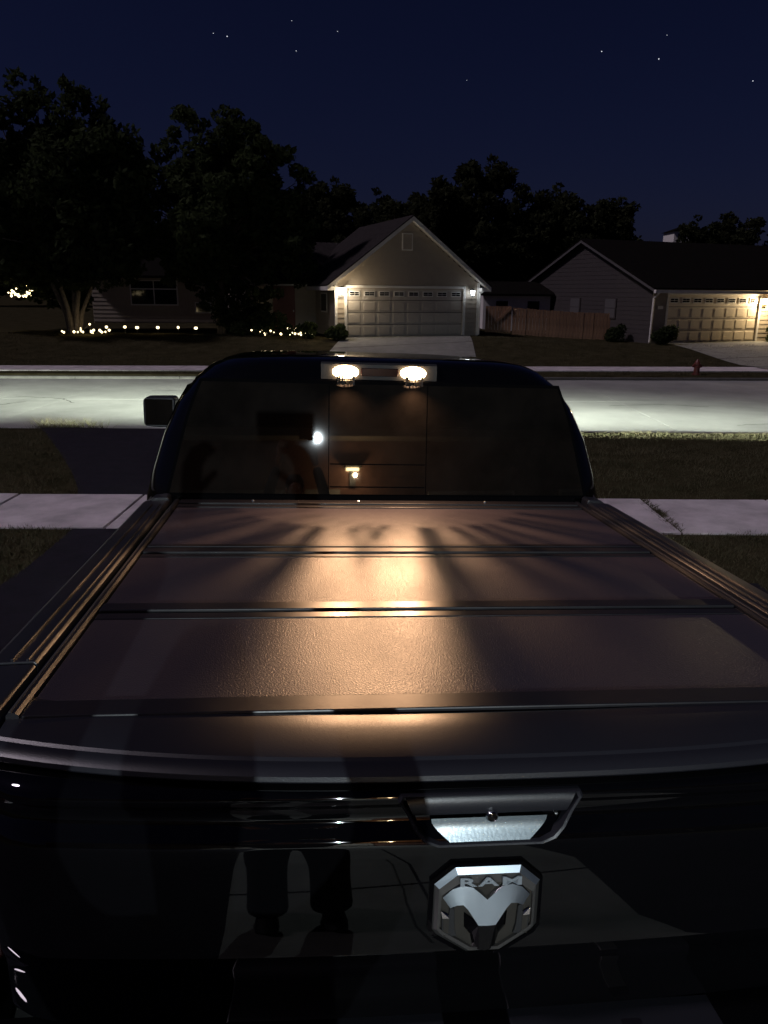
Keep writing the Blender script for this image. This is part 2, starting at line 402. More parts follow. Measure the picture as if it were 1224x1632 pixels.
# ------------------------------------------------------------------ grass
def grass(name, regions, n, hgt, wid, mask=None, zlift=0.0):
    P = []
    tot = sum((b - a_) * (d - c) for a_, b, c, d in regions)
    for a_, b, c, d in regions:
        k = int(n * (b - a_) * (d - c) / tot)
        P.append(np.stack([rng.uniform(a_, b, k), rng.uniform(c, d, k)], 1))
    P = np.concatenate(P)
    if mask is not None: P = P[mask(P[:, 0], P[:, 1])]
    clump = np.sin(P[:, 0] * 3.1 + np.sin(P[:, 1] * 2.3) * 2) * np.sin(P[:, 1] * 3.7 + 1) * 0.35 + 0.9
    k = len(P); z = gz(P[:, 0], P[:, 1]) + zlift - 0.004
    ang = rng.uniform(0, 2 * np.pi, k); hh = hgt * rng.uniform(.5, 1.25, k) * clump; ww = wid * rng.uniform(.6, 1.3, k)
    lean = rng.normal(0, .55, (k, 2)) * hh[:, None]
    dx, dy = np.cos(ang) * ww, np.sin(ang) * ww
    A = np.stack([P[:, 0] - dx, P[:, 1] - dy, z], 1); B = np.stack([P[:, 0] + dx, P[:, 1] + dy, z], 1)
    C = np.stack([P[:, 0] + lean[:, 0], P[:, 1] + lean[:, 1], z + hh], 1)
    V_ = np.stack([A, B, C], 1).reshape(-1, 3); Fc = np.arange(3 * k).reshape(-1, 3)
    return stuff(raw(name, V_, Fc, 'blade'))
apl = lambda y: np.where(y > 9, -3.70 - 2.5 * np.clip((y - 9.0) / 4.7, 0, 1) ** 1.1, -3.7)
apr = lambda y: 1.9 + 1.2 * np.clip((y - 9.0) / 4.7, 0, 1) ** 2
tag(grass('grass', [(-13, -3.3, 9.0, 13.68), (1.8, 12, 9.0, 13.68)], 95000, 0.045, 0.0045,
      lambda x, y: (x < apl(y) + .03) | (x > apr(y) - .03)), 'short dry grass on the verge between sidewalk and road', 'grass', kind='stuff')
tag(grass('grass', [(-8, -2.9, 3.5, 7.66), (1.8, 9, 6.34, 7.66), (3.28, 9, 3.5, 6.36)], 80000, 0.05, 0.0045,
      lambda x, y: (x < -3.22 + .05 * (7.4 - y) + .02) | (x > 0)), 'green lawn grass beside the dark driveway', 'grass', kind='stuff')
tag(grass('grass', [(-30, 26, 23.2, 33.5)], 150000, 0.045, 0.006,
      lambda x, y: (np.abs(y - FAR_WALK(x)) > .68) & (y > FAR_KERB(x) + .02) & ~((x > -3 + .0 * y) & (x < 3.2) & (y > 23)) ), 'dark front lawn grass across the road', 'grass', kind='stuff')
# weeds in the joint and at the kerb
def tuft(pts, n, h_, w_, spread, label, zz=None):
    Vs = []
    for (x, y) in pts:
        for i in range(n):
            a_ = random.uniform(0, 6.28); r = abs(random.gauss(0, spread)); bx, by = x + r * math.cos(a_), y + r * math.sin(a_)
            hh = h_ * random.uniform(.4, 1.2); L = random.gauss(0, .9) * hh; L2 = random.gauss(0, .5) * hh; t = random.uniform(0, 3.14)
            z = (gzf(bx, by) if zz is None else zz)
            dx, dy = w_ * math.cos(t), w_ * math.sin(t)
            Vs += [(bx - dx, by - dy, z), (bx + dx, by + dy, z), (bx + L, by + L2, z + hh)]
    Vs = np.array(Vs); o = stuff(raw('weeds', Vs, np.arange(len(Vs)).reshape(-1, 3), 'blade'))
    return tag(o, label, 'weeds', kind='stuff')
tuft([(3.1 + random.uniform(-.03, .03), y) for y in np.linspace(7.7, 8.9, 16)] + [(3.12, 8.25 + .03 * i) for i in range(8)], 45, .05, .006, .035, 'grass tufts growing in the open sidewalk joint')
tuft([(-5.75 + random.uniform(-.55, .55), 13.98 + random.uniform(-.1, .1)) for i in range(20)], 26, .22, .006, .12, 'straggly weeds at the kerb by the driveway mouth', ROADZ)
tuft([(-2.75, 13.95), (-2.5, 13.95), (-2.3, 13.97)], 25, .08, .006, .06, 'small weeds at the road edge near the mirror', ROADZ)

# ------------------------------------------------------------------ pickup truck
truck = empty('pickup_truck'); truck.location = T0; truck.rotation_euler = TM.to_euler()
tag(truck, 'black pickup truck with folded bed cover and lit cargo lamps on the driveway', 'pickup truck')
O = (0, 0, BEDZ)
def tp(mb, name, material, parent=truck, **kw): return mb.build(name, material, parent, off=O, **kw)

# bed cover: three panels, hinge bars, front header, side rails
cover = empty('bed_cover'); cover.parent = truck; cover.location = (0, 0, 0)
def cp(mb, name, material, **kw): return mb.build(name, material, cover, off=O, **kw)
for y0, y1 in ((0.052, 0.462), (0.566, 0.977), (1.119, 1.655)):
    cp(MB().box(-.806, .806, y0, y1, -.03, -.001), 'panel', 'cover', bevel=0.002, seg=1)
for y0, y1, z in ((-.012, .048, .003), (.466, .504, .0), (.512, .562, .005), (.981, 1.012, .0), (1.020, 1.060, .005), (1.067, 1.082, .001), (1.088, 1.115, .003), (1.66, 1.70, .003), (1.708, 1.765, .008)):
    cp(MB().box(-.806, .806, y0, y1, -.035, z), 'hinge_bar', 'alu', bevel=0.003)
for s in (-1, 1):
    cp(MB().prism([(s * .809, -.04), (s * .831, -.04), (s * .831, .004), (s * .826, .009), (s * .815, .009), (s * .809, .004)], 1, -.012, 1.765), 'side_rail', 'alu', smooth=30)
    cp(MB().box(min(s * .8225, s * .8265), max(s * .8225, s * .8265), -.01, 1.6, .0085, .0105), 'rail_edge', 'alu_edge')
cp(MB().box(-.83, .83, -.01, 1.76, -.07, -.045), 'underside', 'rubber')
for x in (-.52, -.1, .42):   # small rivets on the front header
    cp(MB().lathe([(0.006, .006), (.006, .012), (.003, .014)], 8, (x, 1.735, 0)), 'rivet', 'steel')

# bed sides with rail caps
def bed_side(s):
    prof = [(.835, -.16), (.835, -.012), (.845, -.002), (.852, .0), (.935, -.004), (.95, -.012), (.958, -.03), (.962, -.08), (.975, -.2), (.992, -.3), (.985, -.42), (.99, -.6), (.975, -.80), (.90, -.82)]
    ys = [-.055, -.03, .0] + [.1 * i for i in range(1, 18)] + [1.745]
    rings = []
    for y in ys:
        ring = []
        taper = 0.085 * max(0, (.02 - y) / .075) ** 2
        for x, z in prof:
            if z < -.38:     # wheel arch lifts the lower edge
                d = abs(y - .75); z = max(z, -.98 + .53 * math.sqrt(max(0, 1 - (d / .55) ** 2)) if d < .55 else z) if False else z
            ring.append((s * (x - (taper if x > .9 else 0)), y, z))
        rings.append(ring)
    tp(MB().loft(rings), 'bed_side', 'paint', smooth=40)
    # plastic cap with raised ribs
    cap = MB().prism([(s * .842, -.02), (s * .842, .012), (s * .848, .018), (s * .930, .015), (s * .944, .004), (s * .946, -.02)], 1, .187, 1.70)
    co = tp(cap, 'rail_cap', 'satin', bevel=0.002)
    for x0 in (.858, .888):
        MB().box(min(s * x0, s * (x0 + .006)), max(s * x0, s * (x0 + .006)), .19, 1.62, .014, .0215).build('rib', 'satin', co, off=O, bevel=0.0015, seg=1)
    tp(MB().prism([(s * .842, -.02), (s * .842, .010), (s * .848, .015), (s * .925, .012), (s * .938, .002), (s * .940, -.02)], 1, -.01, .183), 'rail_end_cap', 'satin', bevel=0.003)
    tp(MB().prism([(s * .842, -.02), (s * .842, .022), (s * .85, .03), (s * .90, .026), (s * .93, .004), (s * .93, -.02)], 1, 1.703, 1.775), 'rail_corner', 'satin', bevel=0.004)
    # tail lamp
    tl = tp(MB().prism([(s * .836, -.10), (s * .93, -.07), (s * .965, -.12), (s * .978, -.30), (s * .955, -.42), (s * .836, -.42)], 1, -.10, -.03), 'tail_light', 'redlens', bevel=0.012)
    MB().box(min(s * .83, s * .93), max(s * .83, s * .93), -.104, -.098, -.30, -.24).build('reverse_lamp', 'clearlens', tl, off=O)
    # wheel arch flare
    arc = [(.75 + .52 * math.cos(t), -1.02 + .54 * math.sin(t)) for t in np.linspace(0, math.pi, 15)]
    inner = [(.75 + .46 * math.cos(t), -1.02 + .48 * math.sin(t)) for t in np.linspace(math.pi, 0, 15)]
    tp(MB().prism(arc + inner, 0, s * .94, s * 1.005), 'fender_flare', 'satin', bevel=0.004)
    arc = [(4.42 + .52 * math.cos(t), -1.02 + .54 * math.sin(t)) for t in np.linspace(0, math.pi, 15)]
    inner = [(4.42 + .46 * math.cos(t), -1.02 + .48 * math.sin(t)) for t in np.linspace(math.pi, 0, 15)]
    tp(MB().prism(arc + inner, 0, s * .95, s * 1.012), 'fender_flare', 'satin', bevel=0.004)
bed_side(-1); bed_side(1)

# tailgate skin + spoiler, lofted across X
def bow(x, k): return k * (abs(x) / .81) ** 2.7
def cross(prof, kbow, xs_, edge=0.0, name='', material='', droop=0.0):
    rings = []
    for x in xs_:
        e = edge * max(0, (abs(x) - .745) / .085) ** 2
        rings.append([(x, y + bow(x, kbow) + (e if y < -.1 else 0), z - droop * (abs(x) / .8) ** 2) for y, z in prof])
    return MB().loft(rings)
XS = list(np.linspace(-.825, .825, 43))
sp = [(-.020, -.03), (-.020, -.004), (-.030, -.001), (-.08, .0), (-.135, -.004), (-.158, -.009), (-.163, -.0135), (-.170, -.0145), (-.183, -.018), (-.191, -.025), (-.1925, -.033), (-.188, -.038), (-.17, -.040), (-.05, -.04)]
tp(cross(sp, .095, list(np.linspace(-.83, .83, 45))), 'tailgate_spoiler', 'satin', smooth=28)
tg = [(-.06, -.043), (-.150, -.043), (-.163, -.047), (-.174, -.053), (-.182, -.060), (-.186, -.066), (-.1865, -.072), (-.182, -.082), (-.177, -.094), (-.1755, -.106), (-.178, -.116), (-.186, -.126), (-.193, -.134), (-.197, -.142), (-.1985, -.152), (-.200, -.18), (-.2015, -.24), (-.202, -.30), (-.201, -.345), (-.197, -.368), (-.189, -.386), (-.181, -.402), (-.178, -.42), (-.1755, -.46), (-.172, -.50), (-.165, -.518), (-.06, -.522)]
gate = tp(cross(tg, .040, XS, edge=.03), 'tailgate', 'paint', smooth=50)

# handle: bezel, flap, camera, lit scoop
HX = -.007
def hring(inset, y0, yb, ztop=-.058, zbot=-.147):
    w = 1 - inset
    pts = []
    for x, z in ((-.150, ztop), (.150, ztop), (.155, ztop - .010), (.140, -.092), (.127, -.120), (.112, -.138), (.090, zbot), (-.090, zbot), (-.112, -.138), (-.127, -.120), (-.140, -.092), (-.155, ztop - .010)):
        zc = (ztop + zbot) / 2
        xx = HX + x * (1 - inset); zz = zc + (z - zc) * (1 - inset * 1.9)
        t = (ztop - z) / (ztop - zbot)
        pts.append((xx, y0 + (yb - y0) * t + bow(xx, .04), zz))
    return pts
tp(MB().loft([hring(0, -.16, -.16), hring(0, -.1915, -.2045), hring(.02, -.1945, -.2085), hring(.05, -.1925, -.2065), hring(.07, -.172, -.188)], caps=False), 'handle_bezel', 'satin', smooth=40)
def hpatch(rows, name, material, n=14, parent=gate, off=O):
    vs = []; fs = []
    for (hw0, hw1, y, z) in rows:
        for i in range(n + 1):
            t = i / n; vs.append((HX - hw0 + (hw0 + hw1) * t, y, z))
    for j in range(len(rows) - 1):
        for i in range(n): fs.append((j * (n + 1) + i, j * (n + 1) + i + 1, (j + 1) * (n + 1) + i + 1, (j + 1) * (n + 1) + i))
    return MB().add(vs, fs).build(name, material, parent, smooth=60, off=off)
hpatch([(.143, .143, -.186, -.062), (.142, .142, -.191, -.066), (.135, .135, -.1925, -.082), (.130, .130, -.1925, -.094), (.128, .128, -.188, -.0985), (.127, .127, -.170, -.1)], 'handle_lever', 'satin')
hpatch([(.126, .126, -.170, -.092), (.126, .126, -.170, -.106), (.120, .120, -.178, -.118), (.112, .112, -.184, -.130), (.097, .097, -.191, -.1415), (.09, .09, -.1935, -.1455)], 'handle_pocket', 'satin')
hpatch([(.098, .098, -.1868, -.1065), (.097, .097, -.1877, -.1130), (.093, .093, -.1893, -.1195), (.086, .086, -.1922, -.1265), (.076, .076, -.1965, -.1350), (.066, .066, -.2005, -.1430)], 'scoop_plate', 'scoop')
camr = MB().lathe([(.0105, -.182), (.0105, -.196), (.0085, -.1985), (.0075, -.1965)], 18, (HX + .002, 0, -.0995), axis=1)
cam_part = tp(camr, 'backup_camera', 'chrome', smooth=40)
MB().lathe([(.0074, -.19), (.0074, -.1968), (.004, -.1985), (.0005, -.199)], 16, (HX + .002, 0, -.0995), axis=1).build('camera_lens', 'glass', cam_part, smooth=40, off=O)

# emblem on the tailgate
EX, EZ, EY = -.010, -.266, -.2035
def ep(pts): return [(EX + (x - 535) * .000295, EZ + (875 - y) * .000333) for x, y in pts]
def sym(pts): return pts + [(1070 - x, y) for x, y in reversed(pts)]
badge = empty('emblem'); badge.parent = truck; badge.location = (0, 0, 0)
def bp(mb, name, material, **kw): return mb.build(name, material, badge, off=O, **kw)
outer = [(330, 612), (740, 612), (858, 705), (862, 985), (832, 1030), (645, 1142), (425, 1142), (238, 1030), (208, 985), (212, 705)]
fr_o = [(348, 622), (722, 622), (838, 712), (840, 975), (812, 1012), (632, 1122), (438, 1122), (258, 1012), (230, 975), (232, 712)]
fr_m = [(360, 652), (710, 652), (812, 728), (814, 965), (790, 992), (622, 1098), (448, 1098), (280, 992), (256, 965), (258, 728)]
fr_i = [(372, 700), (698, 700), (796, 765), (800, 955), (775, 978), (612, 1078), (458, 1078), (295, 978), (270, 955), (274, 765)]
def ring3(poly, y): return [(x, y, z) for x, z in ep(poly)]
bp(MB().loft([ring3(outer, -.195), ring3(outer, EY - .004), ring3(fr_o, EY - .007), ring3(fr_o, EY - .003)]), 'badge_plate', 'paint', smooth=20)
# frame: sloping outer facet, flat inner band
bp(MB().loft([ring3(fr_o, EY - .004), ring3(fr_m, EY - .0125), ring3(fr_i, EY - .0135), ring3(fr_i, EY - .006)], caps=False), 'badge_frame', 'greymetal')
top_f = [(348, 622), (722, 622), (838, 712), (812, 728), (710, 652), (360, 652), (258, 728), (232, 712)]
q1 = ep([(350, 624), (720, 624), (709, 651), (361, 651)])
def facet(a_, b_, c_, d_, ya, yb, name, material):
    (x0, z0), (x1, z1), (x2, z2), (x3, z3) = ep([a_, b_, c_, d_])
    bp(MB().add([(x0, ya, z0), (x1, ya, z1), (x2, yb, z2), (x3, yb, z3)], [(0, 1, 2, 3)]), name, material)
facet((348, 622), (722, 622), (710, 652), (360, 652), EY - .0075, EY - .0132, 'frame_top_facet', 'steel')
facet((722, 622), (838, 712), (812, 728), (710, 652), EY - .0075, EY - .0132, 'frame_top_facet', 'steel')
facet((232, 712), (348, 622), (360, 652), (258, 728), EY - .0075, EY - .0132, 'frame_top_facet', 'steel')
bp(MB().loft([ring3(fr_i, EY - .0065), ring3(fr_i, EY - .0070)]), 'badge_floor', 'badge_floor')
# ram head: faceted silver brow and horns, dark snout and curls
hornL = [(285, 792), (335, 742), (392, 722), (450, 730), (500, 768), (535, 797)]
under = [(535, 925), (486, 925), (455, 885), (425, 842), (398, 818), (362, 818), (326, 838)]
def P3(x, y, d): return (EX + (x - 535) * .000295, EY - d, EZ + (875 - y) * .000333)
for s in (0, 1):
    mx = (lambda x: x) if s == 0 else (lambda x: 1070 - x)
    up = [(285, 792, .008), (335, 742, .010), (392, 722, .0105), (450, 730, .012), (500, 768, .014), (535, 797, .015)]
    lo = [(326, 838, .014), (362, 820, .016), (398, 818, .0165), (425, 842, .0185), (486, 925, .023), (535, 925, .024)]
    vs = [P3(mx(x), y, d) for x, y, d in up] + [P3(mx(x), y, d) for x, y, d in lo]
    n = 6; fs = [(i, i + 1, n + i + 1, n + i) for i in range(n - 1)]
    bp(MB().add(vs, fs), 'horn', 'steel', smooth=14)
    back = [P3(mx(x), y, .006) for x, y, d in lo]
    bp(MB().add([P3(mx(x), y, d) for x, y, d in lo] + back, fs), 'horn_underside', 'paint')
    rim = [P3(mx(x), y, .0065) for x, y, d in up]
    bp(MB().add([P3(mx(x), y - 8 if i < 5 else y, .0075) for i, (x, y, d) in enumerate(up)] + [P3(mx(x), y, d) for x, y, d in up], fs), 'horn_rim', 'chrome')
    # snout half
    sn = [P3(535, 925, .024), P3(mx(486), 925, .023), P3(mx(410), 880, .008), P3(mx(415), 965, .008), P3(mx(452), 1010, .008), P3(mx(472), 1092, .008), P3(mx(505), 1090, .015), P3(535, 1090, .017)]
    bp(MB().add(sn, [(0, 1, 6, 7), (1, 2, 3), (1, 3, 4), (1, 4, 5, 6)]), 'snout', 'paint')
    cu = [(280, 870), (322, 888), (326, 835), (352, 850), (358, 960), (372, 1010), (288, 1012), (284, 960)]
    cz = [(mx(x), y) for x, y in cu]
    pts = ep(cz)
    bp(MB().loft([[(x, EY - .0065, z) for x, z in pts], [(x, EY - .012, z) for x, z in pts]]), 'horn_curl', 'rubber', bevel=0.0008, seg=1)
    q = [P3(mx(276), 862, .0105), P3(mx(284), 895, .0145), P3(mx(324), 898, .0145), P3(mx(312), 880, .0105)]
    bp(MB().add(q, [(0, 1, 2, 3)]), 'horn_tip', 'chrome')
    q = [P3(mx(290), 897, .0135), P3(mx(296), 1005, .0128), P3(mx(322), 1005, .0128), P3(mx(324), 899, .0135)]
    bp(MB().add(q, [(0, 1, 2, 3)]), 'curl_face', 'badge_floor')
def lettering(text, name, x, y, z, w, h, material, parent, ext=.0012, rx=90):
    cu = bpy.data.curves.new(name, 'FONT'); cu.body = text; cu.align_x = 'CENTER'; cu.extrude = ext; cu.offset = 0.028 * 1.0
    cu.size = 1.0; cu.space_character = 1.25
    o = bpy.data.objects.new(name, cu); COL.objects.link(o); o.parent = parent
    bpy.context.view_layer.update()
    d = o.dimensions; cu.extrude = ext / (h / d.y)
    o.scale = (w / d.x, h / d.y, h / d.y); o.rotation_euler = (R(rx), 0, 0); o.location = (x, y, z)
    bpy.context.view_layer.update()
    me = bpy.data.meshes.new_from_object(o.evaluated_get(bpy.context.evaluated_depsgraph_get())); me.materials.clear(); me.materials.append(M[material])
    o2 = bpy.data.objects.new(name, me); COL.objects.link(o2); o2.parent = parent
    o2.scale = o.scale; o2.rotation_euler = o.rotation_euler; o2.location = o.location
    bpy.data.objects.remove(o); o2.name = name; return o2
lettering('RAM', 'lettering', EX + .003, EY - .0195, EZ + (704 - 0) * 0 + (875 - 703) * .000333 + BEDZ, .103, .0145, 'steel', badge, rx=83)
# raised model letters low on the gate are too faint to read: a thin bright script bar is left as small strokes
nm = empty('name_badge'); nm.parent = truck
for i in range(8):
    x = -.735 + i * .026
    MB().box(x, x + .018, -.1815 + bow(x, .04) + .008, -.176 + bow(x, .04) + .01, -.436, -.416).build('stroke', 'greymetal', nm, off=O, bevel=.002, seg=1)

# bumper
bpm = [(-.10, -.54), (-.28, -.545), (-.305, -.56), (-.315, -.60), (-.31, -.70), (-.28, -.76), (-.10, -.78)]
rings = []
for x in np.linspace(-.98, .98, 33):
    b = .10 * (abs(x) / .98) ** 4; rings.append([(x, y + (b if y < -.15 else 0), z) for y, z in bpm])
bump = tp(MB().loft(rings), 'rear_bumper', 'paint', smooth=35)
for x0, x1 in ((-.45, -.06), (.06, .45)):
    MB().box(x0, x1, -.29, -.14, -.5445, -.537).build('step_pad', 'satin', bump, off=O, bevel=.003)
MB().box(.262, .30, -.29, -.2, -.5395, -.532).build('step_pad', 'greymetal', bump, off=O, bevel=.002)

# cab
def cab_ring(z, hw, y0, y1, n=44, ex=5.0, crown=0.0):
    ring = []
    yc, hl = (y0 + y1) / 2, (y1 - y0) / 2
    for k in range(n):
        t = 2 * math.pi * (k + .5) / n; c, s = math.cos(t), math.sin(t)
        x = hw * math.copysign(abs(c) ** (2 / ex), c); y = yc + hl * math.copysign(abs(s) ** (2 / ex), s)
        ring.append((x, y, z + crown * (1 - (x / hw) ** 2)))
    return ring
cab = tp(MB().loft([cab_ring(-.90, .95, 1.80, 4.0, ex=9), cab_ring(-.60, 1.0, 1.79, 4.0, ex=9), cab_ring(-.30, 1.0, 1.785, 4.1, ex=10), cab_ring(-.08, .995, 1.782, 4.3, ex=12), cab_ring(-.01, .985, 1.785, 4.32, ex=14),
          cab_ring(.10, .955, 1.797, 4.16, ex=14), cab_ring(.25, .905, 1.815, 3.93, ex=13), cab_ring(.38, .848, 1.83, 3.70, ex=10), cab_ring(.47, .79, 1.845, 3.50, ex=7), cab_ring(.525, .73, 1.868, 3.36, ex=5.5),
          cab_ring(.553, .665, 1.91, 3.24, ex=5), cab_ring(.566, .58, 1.98, 3.12, ex=4.5), cab_ring(.572, .40, 2.15, 2.95, ex=4)]), 'cab_body', 'paint', smooth=50)
# rear window: three panes with dividers, set 4 mm proud of the rear wall
def rear_y(z): return 1.785 + (z + .01) * .125 - .006
def edge_x(z): return .866 - (z - .03) * .26 - .25 * max(0, z - .3) ** 1.5
def pane(x0f, x1f, name, zlo=.03, zhi=.47, material='glass', lift=0):
    vs = []; fs = []; nx_, nz_ = 12, 12
    for j in range(nz_ + 1):
        z = zlo + (zhi - zlo) * j / nz_
        for i in range(nx_ + 1):
            x = x0f(z) + (x1f(z) - x0f(z)) * i / nx_
            y = rear_y(z) + .006 * (x / .83) ** 4 + .003 * (x / .83) ** 2 - lift - .004
            vs.append((x, y, z))
    for j in range(nz_):
        for i in range(nx_): fs.append((j * (nx_ + 1) + i, j * (nx_ + 1) + i + 1, (j + 1) * (nx_ + 1) + i + 1, (j + 1) * (nx_ + 1) + i))
    return tp(MB().add(vs, fs), name, material, smooth=True)
pane(lambda z: -edge_x(z), lambda z: edge_x(z), 'window_surround', .018, .482, 'seal', 0.0)
pane(lambda z: -edge_x(z) + .012, lambda z: -.2215, 'rear_window', lift=.003)
pane(lambda z: -.2185, lambda z: .1765, 'sliding_window', lift=.005)
pane(lambda z: .1795, lambda z: edge_x(z) - .012, 'rear_window', lift=.003)
for zz in (.058, .150): # horizontal frame lines of the slider
    pane(lambda z: -.215, lambda z: .173, 'slider_rail', zz, zz + .005, 'seal', .0085)
pane(lambda z: -.80, lambda z: .80, 'window_seal', .004, .026, 'seal', .010)
# side windows, windshield
for s in (-1, 1):
    for y0, y1 in ((2.02, 2.72), (2.82, 3.62)):
        vs = []; fs = []
        for j in range(6):
            z = .04 + .40 * j / 5
            hw = np.interp(z, [-.01, .10, .25, .38, .47], [.985, .955, .905, .848, .79]) + .002
            yy1 = y1 - (.0 if y1 < 3 else .55 * (j / 5))
            for i in range(8):
                y = y0 + .04 * j / 5 + (yy1 - y0 - .04 * j / 5) * i / 7; vs.append((s * hw, y, z))
        for j in range(5):
            for i in range(7): fs.append((j * 8 + i, j * 8 + i + 1, (j + 1) * 8 + i + 1, (j + 1) * 8 + i))
        tp(MB().add(vs, fs), 'side_window', 'glass', smooth=True)
    dr = tp(MB().box(min(s * .997, s * 1.006), max(s * .997, s * 1.006), 2.80, 3.75, -.72, -.10), 'door', 'paint', bevel=.004)
    MB().box(min(s * 1.004, s * 1.03), max(s * 1.004, s * 1.03), 2.86, 3.06, -.16, -.13).build('handle', 'paint', dr, off=O, bevel=.008)
    dr = tp(MB().box(min(s * .997, s * 1.006), max(s * .997, s * 1.006), 1.92, 2.78, -.72, -.10), 'door', 'paint', bevel=.004)
    MB().box(min(s * 1.004, s * 1.03), max(s * 1.004, s * 1.03), 1.98, 2.18, -.16, -.13).build('handle', 'paint', dr, off=O, bevel=.008)
    tp(MB().box(min(s * .93, s * 1.06), max(s * .93, s * 1.06), 1.9, 3.9, -.98, -.93), 'running_board', 'satin', bevel=.01)
    # side mirror
    mo = tp(MB().prism([(s * 1.045, .13), (s * 1.06, .118), (s * 1.205, .122), (s * 1.222, .14), (s * 1.222, .272), (s * 1.205, .29), (s * 1.06, .293), (s * 1.045, .28)], 1, 3.16, 3.30), 'side_mirror', 'satin', bevel=.012)
    MB().box(min(s * .93, s * 1.08), max(s * .93, s * 1.08), 3.22, 3.28, .13, .18).build('mirror_arm', 'satin', mo, off=O, bevel=.01)
    MB().box(min(s * 1.058, s * 1.21), max(s * 1.058, s * 1.21), 3.154, 3.1595, .135, .28).build('mirror_glass', 'glass', mo, off=O)
# hood, fenders, front
tp(MB().loft([[(x, y, z) for x, z in ((-.97, -.92), (-.985, -.5), (-.97, -.2), (-.90, zt - .04), (-.6, zt + .005), (0, zt + .03), (.6, zt + .005), (.90, zt - .04), (.97, -.2), (.985, -.5), (.97, -.92))] for y, zt in ((3.95, -.03), (4.4, -.04), (5.0, -.09), (5.4, -.15), (5.55, -.22))]), 'front_body', 'paint', smooth=40)
tp(MB().add([(-.80, 4.30, .0), (.80, 4.30, .0), (.66, 3.46, .50), (-.66, 3.46, .50)], [(0, 1, 2, 3)]), 'windshield', 'glass')
tp(MB().box(-.50, .50, 5.55, 5.60, -.68, -.30), 'grille', 'satin', bevel=.01)
tp(MB().box(-.95, .95, 5.56, 5.72, -.98, -.76), 'front_bumper', 'chrome', bevel=.03)
for s in (-1, 1):
    hl = tp(MB().box(min(s * .53, s * .93), max(s * .53, s * .93), 5.552, 5.60, -.52, -.36), 'headlight', 'satin', bevel=.01)
    MB().lathe([(.045, 5.60), (.045, 5.612), (.02, 5.618)], 14, (s * .72, 0, -.44), axis=1).build('projector_lens', 'headlamp', hl, smooth=40, off=O)
    # low-beam cut-off: visor above; lip and side plates are unseen blockers added against spill
    MB().box(s * .72 - .24, s * .72 + .24, 5.700, 5.706, -.4375, -.34).build('beam_visor', 'satin', hl, off=O)
    MB().box(s * .72 - .24, s * .72 + .24, 5.700, 5.706, -.62, -.4452).build('beam_block_lip', 'satin', hl, off=O)
    for e in (-1, 1): MB().box(s * .72 + e * .243 - .003, s * .72 + e * .243 + .003, 5.42, 5.706, -.62, -.34).build('beam_block_side', 'satin', hl, off=O)
# wheels
def wheel(x, y):
    w = empty('wheel'); w.parent = truck; w.location = (x, y, .405)
    s = 1 if x > 0 else -1
    MB().lathe([(.26, -.13), (.38, -.135), (.402, -.11), (.405, 0), (.402, .11), (.38, .135), (.26, .13), (.25, 0)], 28, (0, 0, 0), axis=0).build('tyre', 'tyre', w, smooth=40)
    MB().lathe([(.255, s * -.10), (.255, s * .11), (.225, s * .105), (.20, s * .06), (.05, s * .08), (.01, s * .085)], 20, (0, 0, 0), axis=0).build('rim', 'greymetal', w, smooth=30)
for x in (-.86, .86):
    wheel(x, .75); wheel(x, 4.42)
tp(MB().box(-.80, .80, .2, 5.3, -1.02, -.86), 'chassis', 'rubber', bevel=.02)

# cargo lamp / third brake light on the roof edge
LX = -.018
lampbar = tp(MB().loft([[(x, y + .02 * (x - LX) ** 2, z) for y, z in ((1.93, .548), (1.868, .556), (1.852, .548), (1.846, .515), (1.850, .488), (1.90, .488))] for x in np.linspace(LX - .235, LX + .235, 13)]), 'cargo_lamp_bar', 'rubber', smooth=40)
MB().box(LX - .075, LX + .075, 1.8405, 1.8455, .503, .535).build('brake_lens', 'redlens', lampbar, off=O, bevel=.003)
for s in (-1, 1):
    cx_ = LX + s * .137
    MB().lathe([(.040, 1.85), (.040, 1.841), (.030, 1.836), (.010, 1.834)], 20, (0, 0, 0), axis=1)
    e = MB().loft([[(cx_ + a_ * math.cos(t), yy, .518 + b_ * math.sin(t)) for t in np.linspace(0, 2 * math.pi, 20, endpoint=False)] for a_, b_, yy in ((.052, .026, 1.848), (.052, .026, 1.840), (.044, .021, 1.836), (.015, .006, 1.834))])
    ln = tp(e, 'cargo_lamp', 'cargo', smooth=40)
    fr = random.Random(41 + s)
    for j in range(15):   # moulded flutes of the lens throw the fan of streaks on the cover
        td = (-3 if s < 0 else -8) - 67 + j * 9.6 + fr.uniform(-2.0, 2.0); t = R(td); hw = fr.uniform(.0010, .0023)
        if j == 7: hw = .0008; t = t + R(4)
        x, y = cx_ + .034 * math.sin(t), 1.806 - .034 * math.cos(t)
        dx, dy = hw * math.cos(t), hw * math.sin(t)
        MB().add([(x - dx, y - dy, .470), (x + dx, y + dy, .470), (x + dx, y + dy, .5075), (x - dx, y - dy, .5075)] +
                 [(x - dx * .6 + .004 * math.sin(t), y - dy * .6 - .004 * math.cos(t), z_) for z_ in (.470, .5075)], [(0, 1, 2, 3), (0, 3, 5, 4)]).build('lens_flute', 'rubber', ln, off=O)

CARGO_E = 36.0
for s, e in ((-1, .8), (1, 1.15)):
    point_light('cargo_light', (LX + s * .137, 1.806, .5085 + BEDZ), CARGO_E * e, (1.0, .56, .30), .0019, truck, spot=R(150), rot=(R(-52), 0, 0), blend=.9)
HEAD_E = 90000.0
for s in (-1, 1):
    point_light('headlight_beam', (s * .72, 5.63, -.44 + BEDZ), HEAD_E * (1.45 if s < 0 else .42), ((.87, 1.0, .78) if s < 0 else (.96, .94, 1.0)), .0018, truck, spot=R(179.4), rot=(0, 0, 0), blend=.045)

